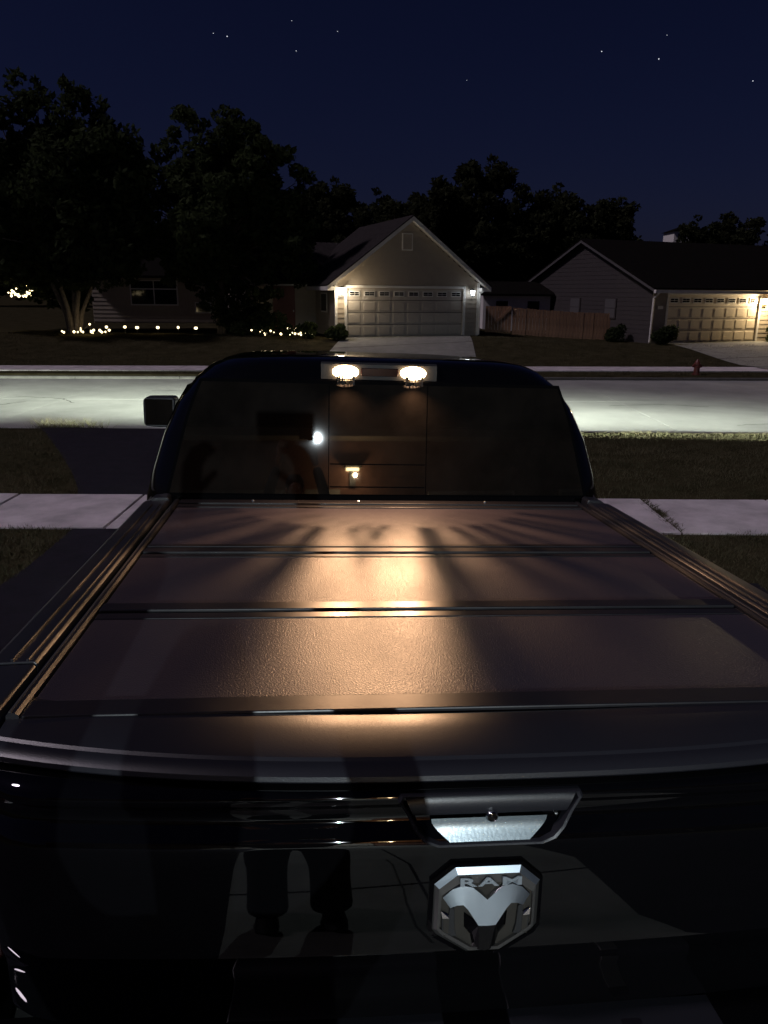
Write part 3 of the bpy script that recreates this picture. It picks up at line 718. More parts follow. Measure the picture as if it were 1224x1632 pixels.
# ------------------------------------------------------------------ lap siding, garage door, sconces
def lap_wall(x0, x1, z0, z1, y, parent, material, pitch=.19, top=None, holes=(), name='siding'):
    """horizontal lap boards on the plane y=const facing -y; top(z)->(xa,xb) clips to a gable"""
    mb = MB(); z = z0
    while z < z1 - .01:
        zt = min(z + pitch, z1)
        segs = [(x0, x1)] if top is None else [top((z + zt) / 2)]
        for hx0, hx1, hz0, hz1 in holes:
            if hz0 < (z + zt) / 2 < hz1:
                ns = []
                for a_, b_ in segs:
                    if a_ < hx0: ns.append((a_, min(b_, hx0)))
                    if b_ > hx1: ns.append((max(a_, hx1), b_))
                segs = ns
        for a_, b_ in segs:
            if b_ - a_ > .03:
                mb.prism([(y - .028, z), (y - .028, z + .004), (y - .008, zt), (y + .06, zt), (y + .06, z)], 0, a_, b_)
        z += pitch
    return stuff(mb.build(name, material, parent))
def garage_door(x0, x1, z0, z1, y, parent, material, rows=4, cols=8, win=True):
    d = MB().box(x0, x1, y, y + .05, z0, z1).build('garage_door', material, parent)
    cw = (x1 - x0) / cols; rh = (z1 - z0) / rows
    pan = MB().box(.07, cw - .07, -.018, 0, .07, rh - .07).build('panel', material, d, bevel=.012, seg=1)
    pan.location = (x0, y, z0); first = True
    for r in range(rows):
        for c in range(cols):
            if win and r == rows - 1:
                wv = MB().box(.09, cw - .09, -.03, -.004, .15, rh - .12).build('window', 'trim', d, off=(x0 + c * cw, y, z0 + r * rh))
                for i in range(2):
                    a_ = .12 + i * (cw - .24) / 2
                    for j in range(2):
                        b_ = .18 + j * (rh - .33) / 2
                        MB().box(a_ + .008, a_ + (cw - .24) / 2 - .008, -.034, -.031, b_ + .008, b_ + (rh - .33) / 2 - .008).build('pane', 'window', d, off=(x0 + c * cw, y, z0 + r * rh))
            elif first: first = False
            else: inst(pan, d, (x0 + c * cw, y, z0 + r * rh))
    for r in range(1, rows): MB().box(x0, x1, y - .003, y, z0 + r * rh - .012, z0 + r * rh + .012).build('seam', 'joint', d)
    return d
def sconce(x, y, z, parent_loc, rz, glow, label, energy, color, size=1.0, group='wall lamps beside the garage doors'):
    """wall lantern on a wall facing -y at local (x,y,z)"""
    o = empty('wall_lamp', parent_loc, rz)
    off = (x, y, z)
    MB().box(-.05, .05, -.03, 0, -.10, .12).build('back_plate', 'iron', o, off=off, bevel=.01)
    MB().tube([(0, -.02, .10), (0, -.10, .16), (0, -.15, .14)], .012).build('arm', 'iron', o, off=off)
    MB().loft([[(a_ * sx, -.15 + a_ * sy, zz) for sx, sy in ((-1, -1), (1, -1), (1, 1), (-1, 1))] for a_, zz in ((.05 * size, -.13), (.085 * size, .08))]).build('lamp_glass', glow, o, off=off)
    MB().loft([[(a_ * sx, -.15 + a_ * sy, zz) for sx, sy in ((-1, -1), (1, -1), (1, 1), (-1, 1))] for a_, zz in ((.11 * size, .082), (.02, .15))]).build('cap', 'iron', o, off=off)
    MB().loft([[(a_ * sx, -.15 + a_ * sy, zz) for sx, sy in ((-1, -1), (1, -1), (1, 1), (-1, 1))] for a_, zz in ((.02, -.19), (.06 * size, -.132))]).build('finial', 'iron', o, off=off)
    point_light('lamp_light', (x, y - .34, z - .02), energy, color, .06, o)
    return tag(o, label, 'wall lamp', group)
def bargeboard(p0, p1, y0, y1, h_, parent, material='trim', name='bargeboard'):
    (x0, z0), (x1, z1) = p0, p1
    return MB().prism([(x0, z0), (x1, z1), (x1, z1 + h_), (x0, z0 + h_)], 1, y0, y1).build(name, material, parent)

# ------------------------------------------------------------------ house with the lit white garage (centre)
H1 = empty('house', (-2.02, 31.95, .60), R(20))
tag(H1, 'tan gabled house with white double garage door and lit porch lamps in the centre', 'house')
Wd = 6.35; EAV = 2.18; DX0, DX1, DZ1 = .48, 5.62, 1.94; PK = EAV + 2.38; mid = Wd / 2
lap_wall(0, Wd, 0, EAV + .06, 0, H1, 'siding', holes=[(DX0, DX1, -1, DZ1)])
lap_wall(0, Wd, EAV + .06, PK - .06, 0, H1, 'siding', top=lambda z: (mid * (z - EAV) / (PK - EAV) + .02, Wd - mid * (z - EAV) / (PK - EAV) - .02), holes=[(mid - .36, mid + .10, 3.42, 4.08)], name='gable_siding')
MB().prism([(.03, EAV - .02), (Wd - .03, EAV - .02), (mid, PK - .03)], 1, .0, .062).build('gable_wall', 'siding', H1)
MB().box(.03, Wd - .03, .065, 6.5, -.3, EAV - .02).build('core', 'siding', H1)
garage_door(DX0, DX1, 0.02, DZ1, .03, H1, 'door_white')
for a_, b_, c, d in ((DX0 - .11, DX0, 0, DZ1 + .10), (DX1, DX1 + .11, 0, DZ1 + .10), (DX0, DX1, DZ1, DZ1 + .10)):
    MB().box(a_, b_, -.05, .06, c, d).build('door_casing', 'trim', H1)
for a_ in (-.03, Wd - .07): MB().box(a_, a_ + .10, -.045, .05, 0, EAV).build('corner_board', 'trim', H1)
vx0, vx1 = mid - .36, mid + .10
vf = MB().box(vx0, vx1, -.05, .05, 3.42, 4.08).build('gable_vent', 'trim', H1)
MB().box(vx0 + .04, vx1 - .04, -.055, -.051, 3.46, 4.04).build('vent_panel', 'siding', vf)
ov = .42; sl = (PK - EAV) / mid
for s in (-1, 1):
    xe = mid + s * (mid + ov); ze = EAV - ov * sl
    bargeboard((mid, PK - .02), (xe, ze - .02), -.36, -.33, .20, H1)
    MB().prism([(mid, PK + .15), (xe, ze + .15), (xe, ze + .20), (mid, PK + .20)], 1, -.38, 6.6).build('roof', 'roof', H1)
    MB().prism([(mid, PK + .02), (xe, ze + .02), (xe, ze + .06), (mid, PK + .06)], 1, -.325, 0.06).build('soffit', 'trim', H1)
    a_, b_ = sorted((xe, xe - s * .42))
    MB().prism([(a_, ze - .03), (b_, ze - .03), (b_, ze + .12), (a_, ze + .12)] if s else [], 1, -.33, 6.5).build('eave_box', 'trim', H1)
MB().tube([(Wd + .30, -.28, 1.98), (Wd + .05, -.06, 1.75), (Wd + .05, -.06, 0.05)], .035).build('downspout', 'trim', H1)
# wing running back to the left
wing = MB().box(-2.6, .0, 3.0, 11, -.3, EAV).build('wing_wall', 'siding', H1)
MB().prism([(2.5, EAV - .1), (7.0, EAV + 1.75), (11.5, EAV - .1), (11.5, EAV + .0), (7.0, EAV + 1.87), (2.5, EAV)], 0, -3.0, mid).build('wing_roof', 'roof', H1)
MB().box(-2.9, -.02, 2.86, 2.97, EAV - .16, EAV + .02).build('gutter', 'trim', H1)
w_ = MB().box(-.03, -.001, 1.2, 2.1, .95, 1.75).build('side_window', 'trim', H1)
MB().box(-.036, -.031, 1.26, 2.04, 1.01, 1.69).build('pane', 'window', w_)
d_ = MB().box(-1.9, -.95, 2.94, 2.99, 0, 2.0).build('front_door', 'reddoor', H1)
MB().box(-1.05, -1.0, 2.91, 2.94, .95, 1.0).build('handle', 'chrome', d_)
sconce(.21, -.03, 1.84, H1.location, R(20), 'lampwhite', 'bright white wall lamp left of the white garage door', 62, (1.0, .80, .54), 1.3)
sconce(Wd - .36, -.03, 1.80, H1.location, R(20), 'lampcool', 'dim cool wall lamp right of the white garage door', 2.2, (.85, .92, 1.0), .8)

# drive to that garage
fd = structure(empty('driveway', (0, 0, 0)))
for k_ in range(4):
    t0, t1 = k_ / 4 + .003, (k_ + 1) / 4 - .003
    A, B = Vector((-2.8, 23.0)), Vector((-1.75, 31.9)); C, D = Vector((3.0, 23.2)), Vector((3.6, 33.9))
    vs = []
    for t in np.linspace(t0, t1, 4):
        for u in np.linspace(0, 1, 4):
            q = A.lerp(B, t).lerp(C.lerp(D, t), u)
            vs.append((q.x, q.y, gzf(q.x, q.y) + (.062 if abs(q.y - FAR_WALK(q.x)) < .75 else .02)))
    MB().add(vs, [(j * 4 + i, j * 4 + i + 1, (j + 1) * 4 + i + 1, (j + 1) * 4 + i) for j in range(3) for i in range(3)]).build('concrete_slab', 'drive_concrete', fd)
fd2 = structure(empty('driveway', (0, 0, 0)))
for k_ in range(4):
    t0, t1 = k_ / 4 + .003, (k_ + 1) / 4 - .003
    A, B = Vector((12.6, 23.9)), Vector((11.9, 33.7)); C, D = Vector((18.0, 24.2)), Vector((17.2, 36.2))
    vs = []
    for t in np.linspace(t0, t1, 4):
        for u in np.linspace(0, 1, 4):
            q = A.lerp(B, t).lerp(C.lerp(D, t), u)
            vs.append((q.x, q.y, gzf(q.x, q.y) + (.062 if abs(q.y - FAR_WALK(q.x)) < .75 else .02)))
    MB().add(vs, [(j * 4 + i, j * 4 + i + 1, (j + 1) * 4 + i + 1, (j + 1) * 4 + i) for j in range(3) for i in range(3)]).build('concrete_slab', 'drive_concrete', fd2)

# ------------------------------------------------------------------ house with the tan garage (right)
H2 = empty('house', (11.27, 33.75, .36), R(22))
tag(H2, 'dark brown side-gabled house with tan garage door lit by warm lamp', 'house')
DEP, EV2, PK2, L2 = 10.0, 2.36, 4.42, 15.0
lap_wall(0, L2, 0, EV2, 0, H2, 'siding3', holes=[(.85, 6.0, -1, 2.02)])
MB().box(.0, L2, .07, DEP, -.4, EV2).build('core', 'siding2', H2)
# left gable wall: lap boards on the side facing the fence
mb = MB(); z = 0.0
while z < PK2 - .1:
    zt = z + .19; zm = (z + zt) / 2; ins = 0 if zm < EV2 else DEP / 2 * (zm - EV2) / (PK2 - EV2)
    if DEP - 2 * ins > .1: mb.prism([(-.020, z), (-.020, z + .004), (-.010, zt), (.0, zt), (.0, z)], 1, ins, DEP - ins)
    z = zt
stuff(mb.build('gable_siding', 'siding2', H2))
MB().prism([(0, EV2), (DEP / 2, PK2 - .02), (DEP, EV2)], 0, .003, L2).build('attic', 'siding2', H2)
sl2 = (PK2 - EV2) / (DEP / 2)
for s in (-1, 1):
    ye = DEP / 2 + s * (DEP / 2 + .40); ze = EV2 - .40 * sl2
    MB().prism([(DEP / 2, PK2 + .03), (ye, ze + .03), (ye, ze + .10), (DEP / 2, PK2 + .10)], 0, -.28, L2).build('roof', 'roof2', H2)
    MB().prism([(DEP / 2, PK2 - .09), (ye, ze - .09), (ye, ze + .028), (DEP / 2, PK2 + .028)], 0, -.27, -.24).build('bargeboard', 'blind', H2)
MB().box(-.29, L2, -.50, -.38, EV2 - .28, EV2 - .15).build('gutter', 'trim', H2)
MB().box(-.235, L2, -.378, -.06, EV2 - .14, EV2 - .10).build('soffit', 'siding3', H2)
MB().tube([(-.02, -.42, EV2 - .25), (-.02, -.10, EV2 - .5), (-.02, -.08, .05)], .04).build('downspout', 'trim', H2)
garage_door(.85, 6.0, .02, 2.02, .035, H2, 'door_tan', cols=8)
for a_, b_, c, d in ((.74, .85, 0, 2.12), (6.0, 6.11, 0, 2.12), (.85, 6.0, 2.02, 2.12)):
    MB().box(a_, b_, -.06, .06, c, d).build('door_casing', 'trim', H2)
MB().box(.30, .56, -.05, -.03, 1.42, 1.56).build('number_plaque', 'trim', H2)
for y in (2.3, 5.0):
    w_ = MB().box(-.06, -.031, y, y + .85, .95, 1.85).build('side_window', 'siding2', H2)
    for j in range(2): MB().box(-.066, -.061, y + .07, y + .78, 1.0 + j * .42, 1.39 + j * .42).build('pane', 'blind', w_)
sconce(6.24, -.03, 1.78, H2.location, R(22), 'lampwarm', 'warm wall lamp right of the tan garage door', 230, (1.0, .76, .45), 1.4)

# ------------------------------------------------------------------ fence and gate between the houses
F0, F1 = Vector((4.55, 36.2)), Vector((11.3, 36.0))
fence = empty('fence', (F0.x, F0.y, gzf(F0.x, F0.y))); tag(fence, 'cedar plank fence standing between the two garages', 'fence')
L = (F1 - F0).length; n = int(L / .155); pl = None
for i in range(n):
    if i < 8: continue
    x = i * .155; dz = gzf(F0.x + x, 36) - gzf(F0.x, F0.y)
    if pl is None:
        pl = MB().box(0, .142, 0, .02, 0, 1.18).build('plank', 'fence', fence); pl.location = (x, 0, dz)
    else: inst(pl, fence, (x, random.uniform(-.006, .006), dz + random.uniform(-.015, .015)), (0, 0, random.uniform(-.03, .03)))
for z in (.25, .9): MB().box(8 * .155, L, .025, .065, z - .2, z - .11).build('rail', 'fence', fence)
gate2 = empty('gate', (F0.x, F0.y - .02, gzf(F0.x, F0.y))); tag(gate2, 'wooden gate with diagonal brace at the left end of the fence', 'gate')
for i in range(8):
    g_ = MB().box(i * .148, i * .148 + .136, 0, .02, .04, 1.2).build('plank', 'fence', gate2)
MB().prism([(.02, .10), (.12, .10), (1.16, 1.05), (1.16, 1.15), (1.06, 1.15)], 1, -.03, -.002).build('brace', 'fence', gate2)

# white outbuilding behind the fence
S_ = empty('shed', (4.95, 40.5, .5)); tag(S_, 'low white building with small windows behind the fence', 'shed')
MB().box(0, 3.4, 0, 3, -.3, 1.75).build('wall', 'trim', S_)
MB().prism([(-.2, 1.75), (1.5, 2.35), (3.2, 1.75), (3.2, 1.85), (1.5, 2.47), (-.2, 1.85)], 0, -.15, 3.55).build('roof', 'roof2', S_)
for x in (.6, 2.2):
    w_ = MB().box(x, x + .7, -.02, -.002, .95, 1.55).build('window', 'trim', S_)
    MB().box(x + .05, x + .65, -.026, -.021, 1.0, 1.5).build('pane', 'window', w_)

# ------------------------------------------------------------------ beige house behind the trees (left)
H3 = empty('house', (-16.2, 44.0, .46), R(3)); tag(H3, 'beige ranch house with wide dark window behind the trees at left', 'house')
lap_wall(0, 9, 0, 2.6, 0, H3, 'siding3', pitch=.22)
MB().box(.02, 8.98, .065, 7, -.3, 2.6).build('core', 'siding3', H3)
MB().prism([(-.5, 2.55), (3.5, 4.4), (7.5, 2.55), (7.5, 2.68), (3.5, 4.54), (-.5, 2.68)], 0, -.4, 9.4).build('roof', 'roof2', H3)
w_ = MB().box(2.1, 4.7, -.07, -.03, 1.1, 2.45).build('window', 'trim', H3)
for i in range(2):
    for z0, z1 in ((1.17, 1.95), (2.01, 2.39)): MB().box(2.17 + i * 1.26, 3.37 + i * 1.26, -.078, -.071, z0, z1).build('pane', 'window', w_)
for x in (5.6, 7.2):
    w_ = MB().box(x, x + .9, -.07, -.03, .7, 1.3).build('window', 'trim', H3)
    MB().box(x + .06, x + .84, -.078, -.071, .76, 1.24).build('pane', 'window', w_)

# distant pale house on the rise
H4 = empty('house', (37, 105, 9.0)); tag(H4, 'tiny pale house far off below the right-hand treetops', 'house')
MB().box(0, 3.4, 0, 4, -9, 1.2).build('wall', 'trim', H4)
MB().prism([(-.3, 1.2), (1.7, 1.9), (3.7, 1.2)], 1, -.2, 4.2).build('roof', 'roof2', H4)
w_ = MB().box(.5, 1.4, -.05, -.002, .2, .9).build('window', 'window', H4)

# ------------------------------------------------------------------ hydrant, bushes
hy = empty('fire_hydrant', (9.55, 23.9, .02)); tag(hy, 'small red fire hydrant on the far verge', 'fire hydrant')
MB().lathe([(.13, 0), (.13, .04), (.09, .05), (.085, .30), (.11, .31), (.11, .34), (.08, .36), (.07, .41), (.03, .45), (.02, .48)], 14).build('barrel', 'hydrant', hy, smooth=40)
for s in (-1, 1): MB().lathe([(.04, s * .07), (.04, s * .14), (.025, s * .15)], 8, (0, 0, .27), axis=0).build('outlet', 'hydrant', hy)
MB().lathe([(.05, -.15), (.05, -.07)], 8, (0, 0, .25), axis=1).build('pumper_outlet', 'hydrant', hy)

def leaves(centers, radii, n, size, rngl, flat=0.6):
    C = np.array(centers); Rr = np.array(radii)
    w = Rr ** 2; w = w / w.sum(); idx = rngl.choice(len(C), n, p=w)
    d = rngl.normal(size=(n, 3)); d /= np.linalg.norm(d, axis=1)[:, None]
    r = Rr[idx] * rngl.uniform(.45, 1.08, n) ** .6
    P = C[idx] + d * r[:, None] * np.array([1, 1, .8])
    a_ = rngl.normal(size=(n, 3)); a_ /= np.linalg.norm(a_, axis=1)[:, None]
    b_ = np.cross(a_, rngl.normal(size=(n, 3))); b_ /= np.linalg.norm(b_, axis=1)[:, None]
    s = size * rngl.uniform(.55, 1.3, n)[:, None]
    V_ = np.stack([P - a_ * s, P + b_ * s * .5, P + a_ * s, P - b_ * s * .5], 1).reshape(-1, 3)
    return V_, np.arange(4 * n).reshape(-1, 4)

def tree(name, loc, stems, clumps, nleaf, size, mleaf, mbark, seed, trunk_h=2.0, trunk_r=.2, droop=None):
    """clumps: list of (x,y,z,r) local"""
    r_ = random.Random(seed); rl = np.random.default_rng(seed)
    o = empty(name, loc)
    mb = MB()
    for (dx, dy, hh, rr) in stems:
        path = [(dx * .1, dy * .1, -.3), (dx * .35, dy * .35, hh * .35), (dx * .75, dy * .75, hh * .7), (dx, dy, hh)]
        mb.tube(path, [rr * 1.35, rr, rr * .8, rr * .6], 9)
    tips = [Vector((dx, dy, hh)) for dx, dy, hh, rr in stems]
    for c in clumps[::2]:
        q = Vector(c[:3]); t = min(tips, key=lambda k: (k - q).length)
        m_ = t.lerp(q, .5) + Vector((r_.uniform(-.3, .3), r_.uniform(-.3, .3), .25))
        mb.tube([t - Vector((0, 0, .15)), m_, q], [.07, .045, .015], 6)
    mb.build('trunk', mbark, o, smooth=True)
    subs = []; rad = []
    for (x, y, z, r) in clumps:
        for k in range(7):
            d = rl.normal(size=3); d /= np.linalg.norm(d)
            subs.append((x + d[0] * r * .75, y + d[1] * r * .75, z + d[2] * r * .65)); rad.append(r * rl.uniform(.25, .5))
    V_, F_ = leaves(subs, rad, nleaf, size, rl)
    cr = raw('crown', V_, F_, mleaf, o); cr['kind'] = 'stuff'
    return o
def ellipsoid_clumps(cx_, cy_, cz_, rx, ry, rz, n, r0, r1, seed):
    r_ = random.Random(seed); out = []
    while len(out) < n:
        x, y, z = (r_.uniform(-1, 1) for _ in range(3))
        if .15 < x * x + y * y + z * z < 1: out.append((cx_ + x * rx, cy_ + y * ry, cz_ + z * rz, r_.uniform(r0, r1)))
    return out

cl = ellipsoid_clumps(-.9, .3, 5.0, 4.2, 3.2, 3.3, 64, 1.0, 1.7, 3) + [(-2.2, 0, 8.3, 1.2), (1.0, 0, 8.1, 1.25), (-.6, 0, 8.5, 1.0), (2.2, 0, 7.2, 1.1), (3.0, 0, 5.2, 1.0), (3.2, -.3, 4.0, 1.0), (-4.6, 0, 8.0, 1.3), (-5.5, 0, 6.0, 1.6), (2.4, -.4, 2.9, .8), (1.2, -.6, 2.5, .7), (-2.0, -.5, 2.6, .9), (-3.6, -.4, 2.6, 1.0), (-.4, -.6, 2.9, .8), (-1.0, 0, 9.1, .8), (.9, 0, 9.0, .7), (-3.0, 0, 9.0, .9)]
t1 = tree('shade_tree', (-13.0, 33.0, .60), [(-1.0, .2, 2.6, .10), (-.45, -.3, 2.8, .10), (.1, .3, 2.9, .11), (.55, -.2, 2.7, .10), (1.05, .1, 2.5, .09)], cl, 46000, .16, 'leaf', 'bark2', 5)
tag(t1, 'tall dark multi-stemmed tree with pale trunks at the left edge', 'tree')
cl = ellipsoid_clumps(.5, .2, 4.9, 2.7, 2.4, 2.7, 52, .8, 1.25, 8) + [(-.9, 0, 8.0, .85), (.6, 0, 8.1, .8), (1.7, 0, 7.5, .8), (2.6, 0, 6.9, .7), (3.3, 0, 6.0, .75), (3.5, -.2, 4.6, .8), (-2.5, 0, 5.0, .8), (2.7, -.3, 2.6, .8), (1.4, -.5, 1.9, .7), (.4, -.4, 2.3, .7), (-1.5, 0, 7.0, .9), (3.0, -.2, 3.4, .9), (-1.6, -.4, 2.6, .8), (-.6, -.5, 1.9, .6), (2.2, -.4, 1.5, .6), (3.6, 0, 2.6, .7), (-2.6, 0, 3.8, .8)]
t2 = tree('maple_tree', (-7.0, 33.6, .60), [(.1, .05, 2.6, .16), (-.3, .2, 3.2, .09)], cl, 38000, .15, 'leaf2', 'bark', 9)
tag(t2, 'broad leafy maple tree standing left of the lit white garage', 'tree')
# trees behind the houses
protos = []
for sd, (rx, rz) in ((21, (3.2, 3.6)), (22, (2.6, 4.2)), (23, (3.8, 3.2))):
    cl = ellipsoid_clumps(0, 0, 6.0, rx, rx * .8, rz, 44, .9, 1.5, sd)
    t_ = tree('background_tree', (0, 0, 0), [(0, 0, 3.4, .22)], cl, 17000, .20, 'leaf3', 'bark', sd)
    protos.append(t_)
bt = [(-7.5, 62, .95, 'dark tree behind the roof beside the maple'), (-3.6, 60, .95, 'rounded dark tree left of the white garage gable'), (.2, 61, .98, 'dark tree rising behind the white garage gable peak'),
      (3.4, 60, 1.02, 'dark tree just right of the white garage gable'), (7.6, 60, 1.10, 'tallest rounded dark tree between the two houses'), (11.4, 61, 1.02, 'dark tree behind the brown gable peak'),
      (14.2, 60, .92, 'dark tree right of the brown gable peak'), (17.0, 62, .86, 'ragged dark tree at the end of the central treeline'), (23.2, 60, .78, 'rounded dark tree above the brown roof'),
      (26.0, 62, .82, 'round-topped dark tree above the tan garage'), (30.5, 61, .70, 'low dark tree at the right edge'), (-12, 62, .95, 'dark tree filling the gap behind the two left trees')]
for i, (x, y, s, lb) in enumerate(bt):
    t_ = protos[i] if i < 3 else copy_tree(protos[i % 3])
    t_.location = (x, y, .3); t_.scale = (s * random.uniform(.92, 1.15), s, s); t_.rotation_euler = (0, 0, random.uniform(0, 6.28))
    tag(t_, lb, 'tree', 'dark trees behind the houses')
# far wood behind
Cc = [(x + random.uniform(-2, 2), 82 + random.uniform(-4, 4), random.uniform(.5, 8) + (1.5 if x < 22 else -2.0)) for x in np.arange(-70, 75, 1.1)]
V_, F_ = leaves(Cc, [random.uniform(1.8, 3.0) for _ in Cc], 42000, .40, np.random.default_rng(77))
tag(raw('far_wood', V_, F_, 'leaf3'), 'dark belt of woodland far behind the houses', 'wood', kind='stuff')

def bush(loc, r, n, label, material='leaf2', h_=1.0):
    o = empty('bush', loc); rr = np.random.default_rng(int(abs(loc[0] * 100)))
    cs = [(rr.normal() * r * .4, rr.normal() * r * .3, r * h_ * rr.uniform(.3, 1.1)) for _ in range(12)]
    V_, F_ = leaves(cs, [r * .5] * 12, n, .07, rr)
    raw('foliage', V_, F_, material, o)['kind'] = 'stuff'
    mb = MB()
    for c in cs[:6]: mb.tube([(0, 0, -.05), (c[0] * .5, c[1] * .5, c[2] * .5), c], [.03, .02, .008], 5)
    mb.build('stem', 'bark', o)
    return tag(o, label, 'bush', 'bushes against the garages')
bush((11.75, 32.95, .36), .55, 2600, 'rounded dark bush at the left corner of the tan garage')
bush((17.7, 35.6, .36), .55, 2200, 'dark bush under the warm lamp of the tan garage')
bush((-1.95, 31.3, .6), .40, 1800, 'small bush at the left corner of the white garage')
bush((-3.2, 31.9, .6), .42, 1800, 'low bush in the bed beside the white garage')
bush((-4.9, 32.4, .6), .75, 4200, 'large dark bush left of the red front door', 'leaf')
bush((-6.1, 33.0, .6), .6, 3000, 'dark bush at the foot of the maple trunk', 'leaf')
bush((-6.4, 33.5, .6), .95, 5200, 'tall dark shrub right beside the maple trunk', 'leaf', 1.35)
bush((-5.6, 34.6, .6), 1.0, 5200, 'tall dark bush against the end wall behind the maple', 'leaf')
bush((9.9, 34.6, .36), .5, 1800, 'dark reddish bush at the right end of the fence', 'leaf')

# garden lights along the bed, fairy lights on a shrub
def garden_light(x, y, z, s, label):
    o = empty('garden_light', (x, y, z))
    MB().tube([(0, 0, 0), (0, 0, .22)], .012, 6).build('stake', 'iron', o)
    MB().lathe([(.01, .20), (.04 * s, .22), (.048 * s, .27), (.03 * s, .31)], 10).build('globe', 'bulb', o, smooth=True)
    MB().lathe([(.05 * s, .31), (.02, .35), (.003, .355)], 10).build('cap', 'iron', o)
    return tag(o, label, 'garden light', 'small solar lights along the flower bed')
gl = [(-11.7, 1.0), (-11.0, 1.1), (-10.35, 1.3), (-9.55, 1.2), (-8.75, .9), (-7.9, 1.3), (-6.6, .8), (-6.0, 1.2), (-5.3, 1.1), (-4.95, .9), (-4.1, 1.2), (-3.75, 1.1)]
pos_words = ['leftmost', 'second', 'third', 'fourth', 'fifth', 'sixth', 'seventh', 'eighth', 'ninth', 'tenth', 'eleventh', 'rightmost']
for i, (x, s) in enumerate(gl):
    garden_light(x, 33.1 + .25 * math.sin(i * 2.1), gzf(x, 33), s * 1.25, f'small glowing garden light, {pos_words[i]} along the row under the trees' if i in (0, 11) else f'small glowing garden light, {pos_words[i]} from the left in the row under the trees')
def fairy(name, loc, n, sx, sz, label, size=.035, zmin=0):
    o = empty(name, loc); r_ = random.Random(n)
    pts = [(r_.gauss(0, sx), r_.gauss(0, .3), zmin + abs(r_.gauss(0, sz))) for _ in range(n)]
    pts.sort()
    MB().tube(pts, .006, 4).build('wire', 'iron', o)
    b0 = None
    for q in pts:
        if b0 is None: b0 = MB().lathe([(.003, -size), (size * .9, -size * .3), (size, 0), (size * .7, size * .7), (.003, size)], 8).build('bulb', 'bulb', o, smooth=True); b0.location = q
        else: inst(b0, o, q, scale=[r_.uniform(.5, 1.25)] * 3)
    return tag(o, label, 'string lights', 'warm string lights in the garden')
fairy('string_lights', (-15.4, 34.0, 2.05), 34, .36, .22, 'cluster of warm string lights hanging in leaves left of the pale trunks', .05)
fairy('string_lights', (-12.3, 32.3, .62), 22, .42, .10, 'warm string lights on the ground at the foot of the pale trunks', .05, .04)
fairy('string_lights', (-3.7, 31.6, .62), 12, .35, .16, 'warm string lights in the bed left of the white garage', .045, .06)
fairy('string_lights', (-4.75, 32.0, .62), 9, .3, .12, 'few warm string lights left of the low bush beside the white garage', .04, .06)
point_light('garden_glow', (-12.2, 32.1, 1.0), 5, (1, .75, .4), .2)
point_light('garden_glow', (-9.5, 33.0, 1.0), 4, (1, .75, .4), .3)

# ------------------------------------------------------------------ own house behind the camera (seen in the rear window and tailgate)
HB = empty('house', (8.8, -6.5, gzf(0, -6.5)), math.pi)
tag(HB, 'own brick house behind the viewer, mirrored in the truck rear window', 'house')
MB().box(0, 13, .03, 7, -.3, 3.05).build('wall', 'brick', HB)
garage_door(7.6, 11.6, .02, 2.15, .0, HB, 'door_white', win=False)
MB().box(-.5, 13.5, -.45, .1, 2.97, 3.13).build('gutter', 'siding3', HB)
MB().prism([(-.5, 3.10), (3.5, 4.95), (7.5, 3.10)], 0, -.5, 13.5).build('roof', 'roof2', HB)
for x in (1.2, 4.2):
    w_ = MB().box(x, x + 1.8, -.03, .03, .7, 2.1).build('window', 'trim', HB)
    for i in range(2): MB().box(x + .06 + i * .87, x + .87 + i * .87, -.04, -.031, .76, 2.04).build('pane', 'window', w_)
gz_b = gzf(0, -6.5)
s_ = empty('wall_lamp', (1.42, -6.47, gz_b + 2.40)); tag(s_, 'warm lantern on the own house wall, mirrored in the rear window', 'wall lamp')
MB().box(-.11, .11, .0, .06, .055, .10).build('lamp_glass', 'lampwarm', s_)
MB().box(-.14, .14, -.02, .15, .102, .14).build('cap', 'iron', s_); MB().box(-.05, .05, -.03, .02, -.2, .055).build('back_plate', 'iron', s_)
point_light('lamp_light', (0, .3, -.05), 40, (1, .72, .4), .03, s_)
fl = empty('floodlight', (.74, -6.02, gz_b + 2.92)); tag(fl, 'white flood lamp under the own house eave, mirrored in rear window', 'flood lamp')
MB().box(-.09, .09, -.04, .0, -.06, .06).build('housing', 'iron', fl, bevel=.008)
MB().box(-.03, .03, .001, .008, -.018, .018).build('led_lens', 'led', fl)
MB().tube([(0, -.04, 0), (0, -.12, .06), (0, -.14, .12)], .014).build('bracket', 'iron', fl)
FLOOD_E = 1500.0
point_light('flood_beam', (0, .06, 0), FLOOD_E, (.84, .95, 1.0), .022, fl, spot=R(110), rot=(R(90 - 57), 0, 0), blend=.05)

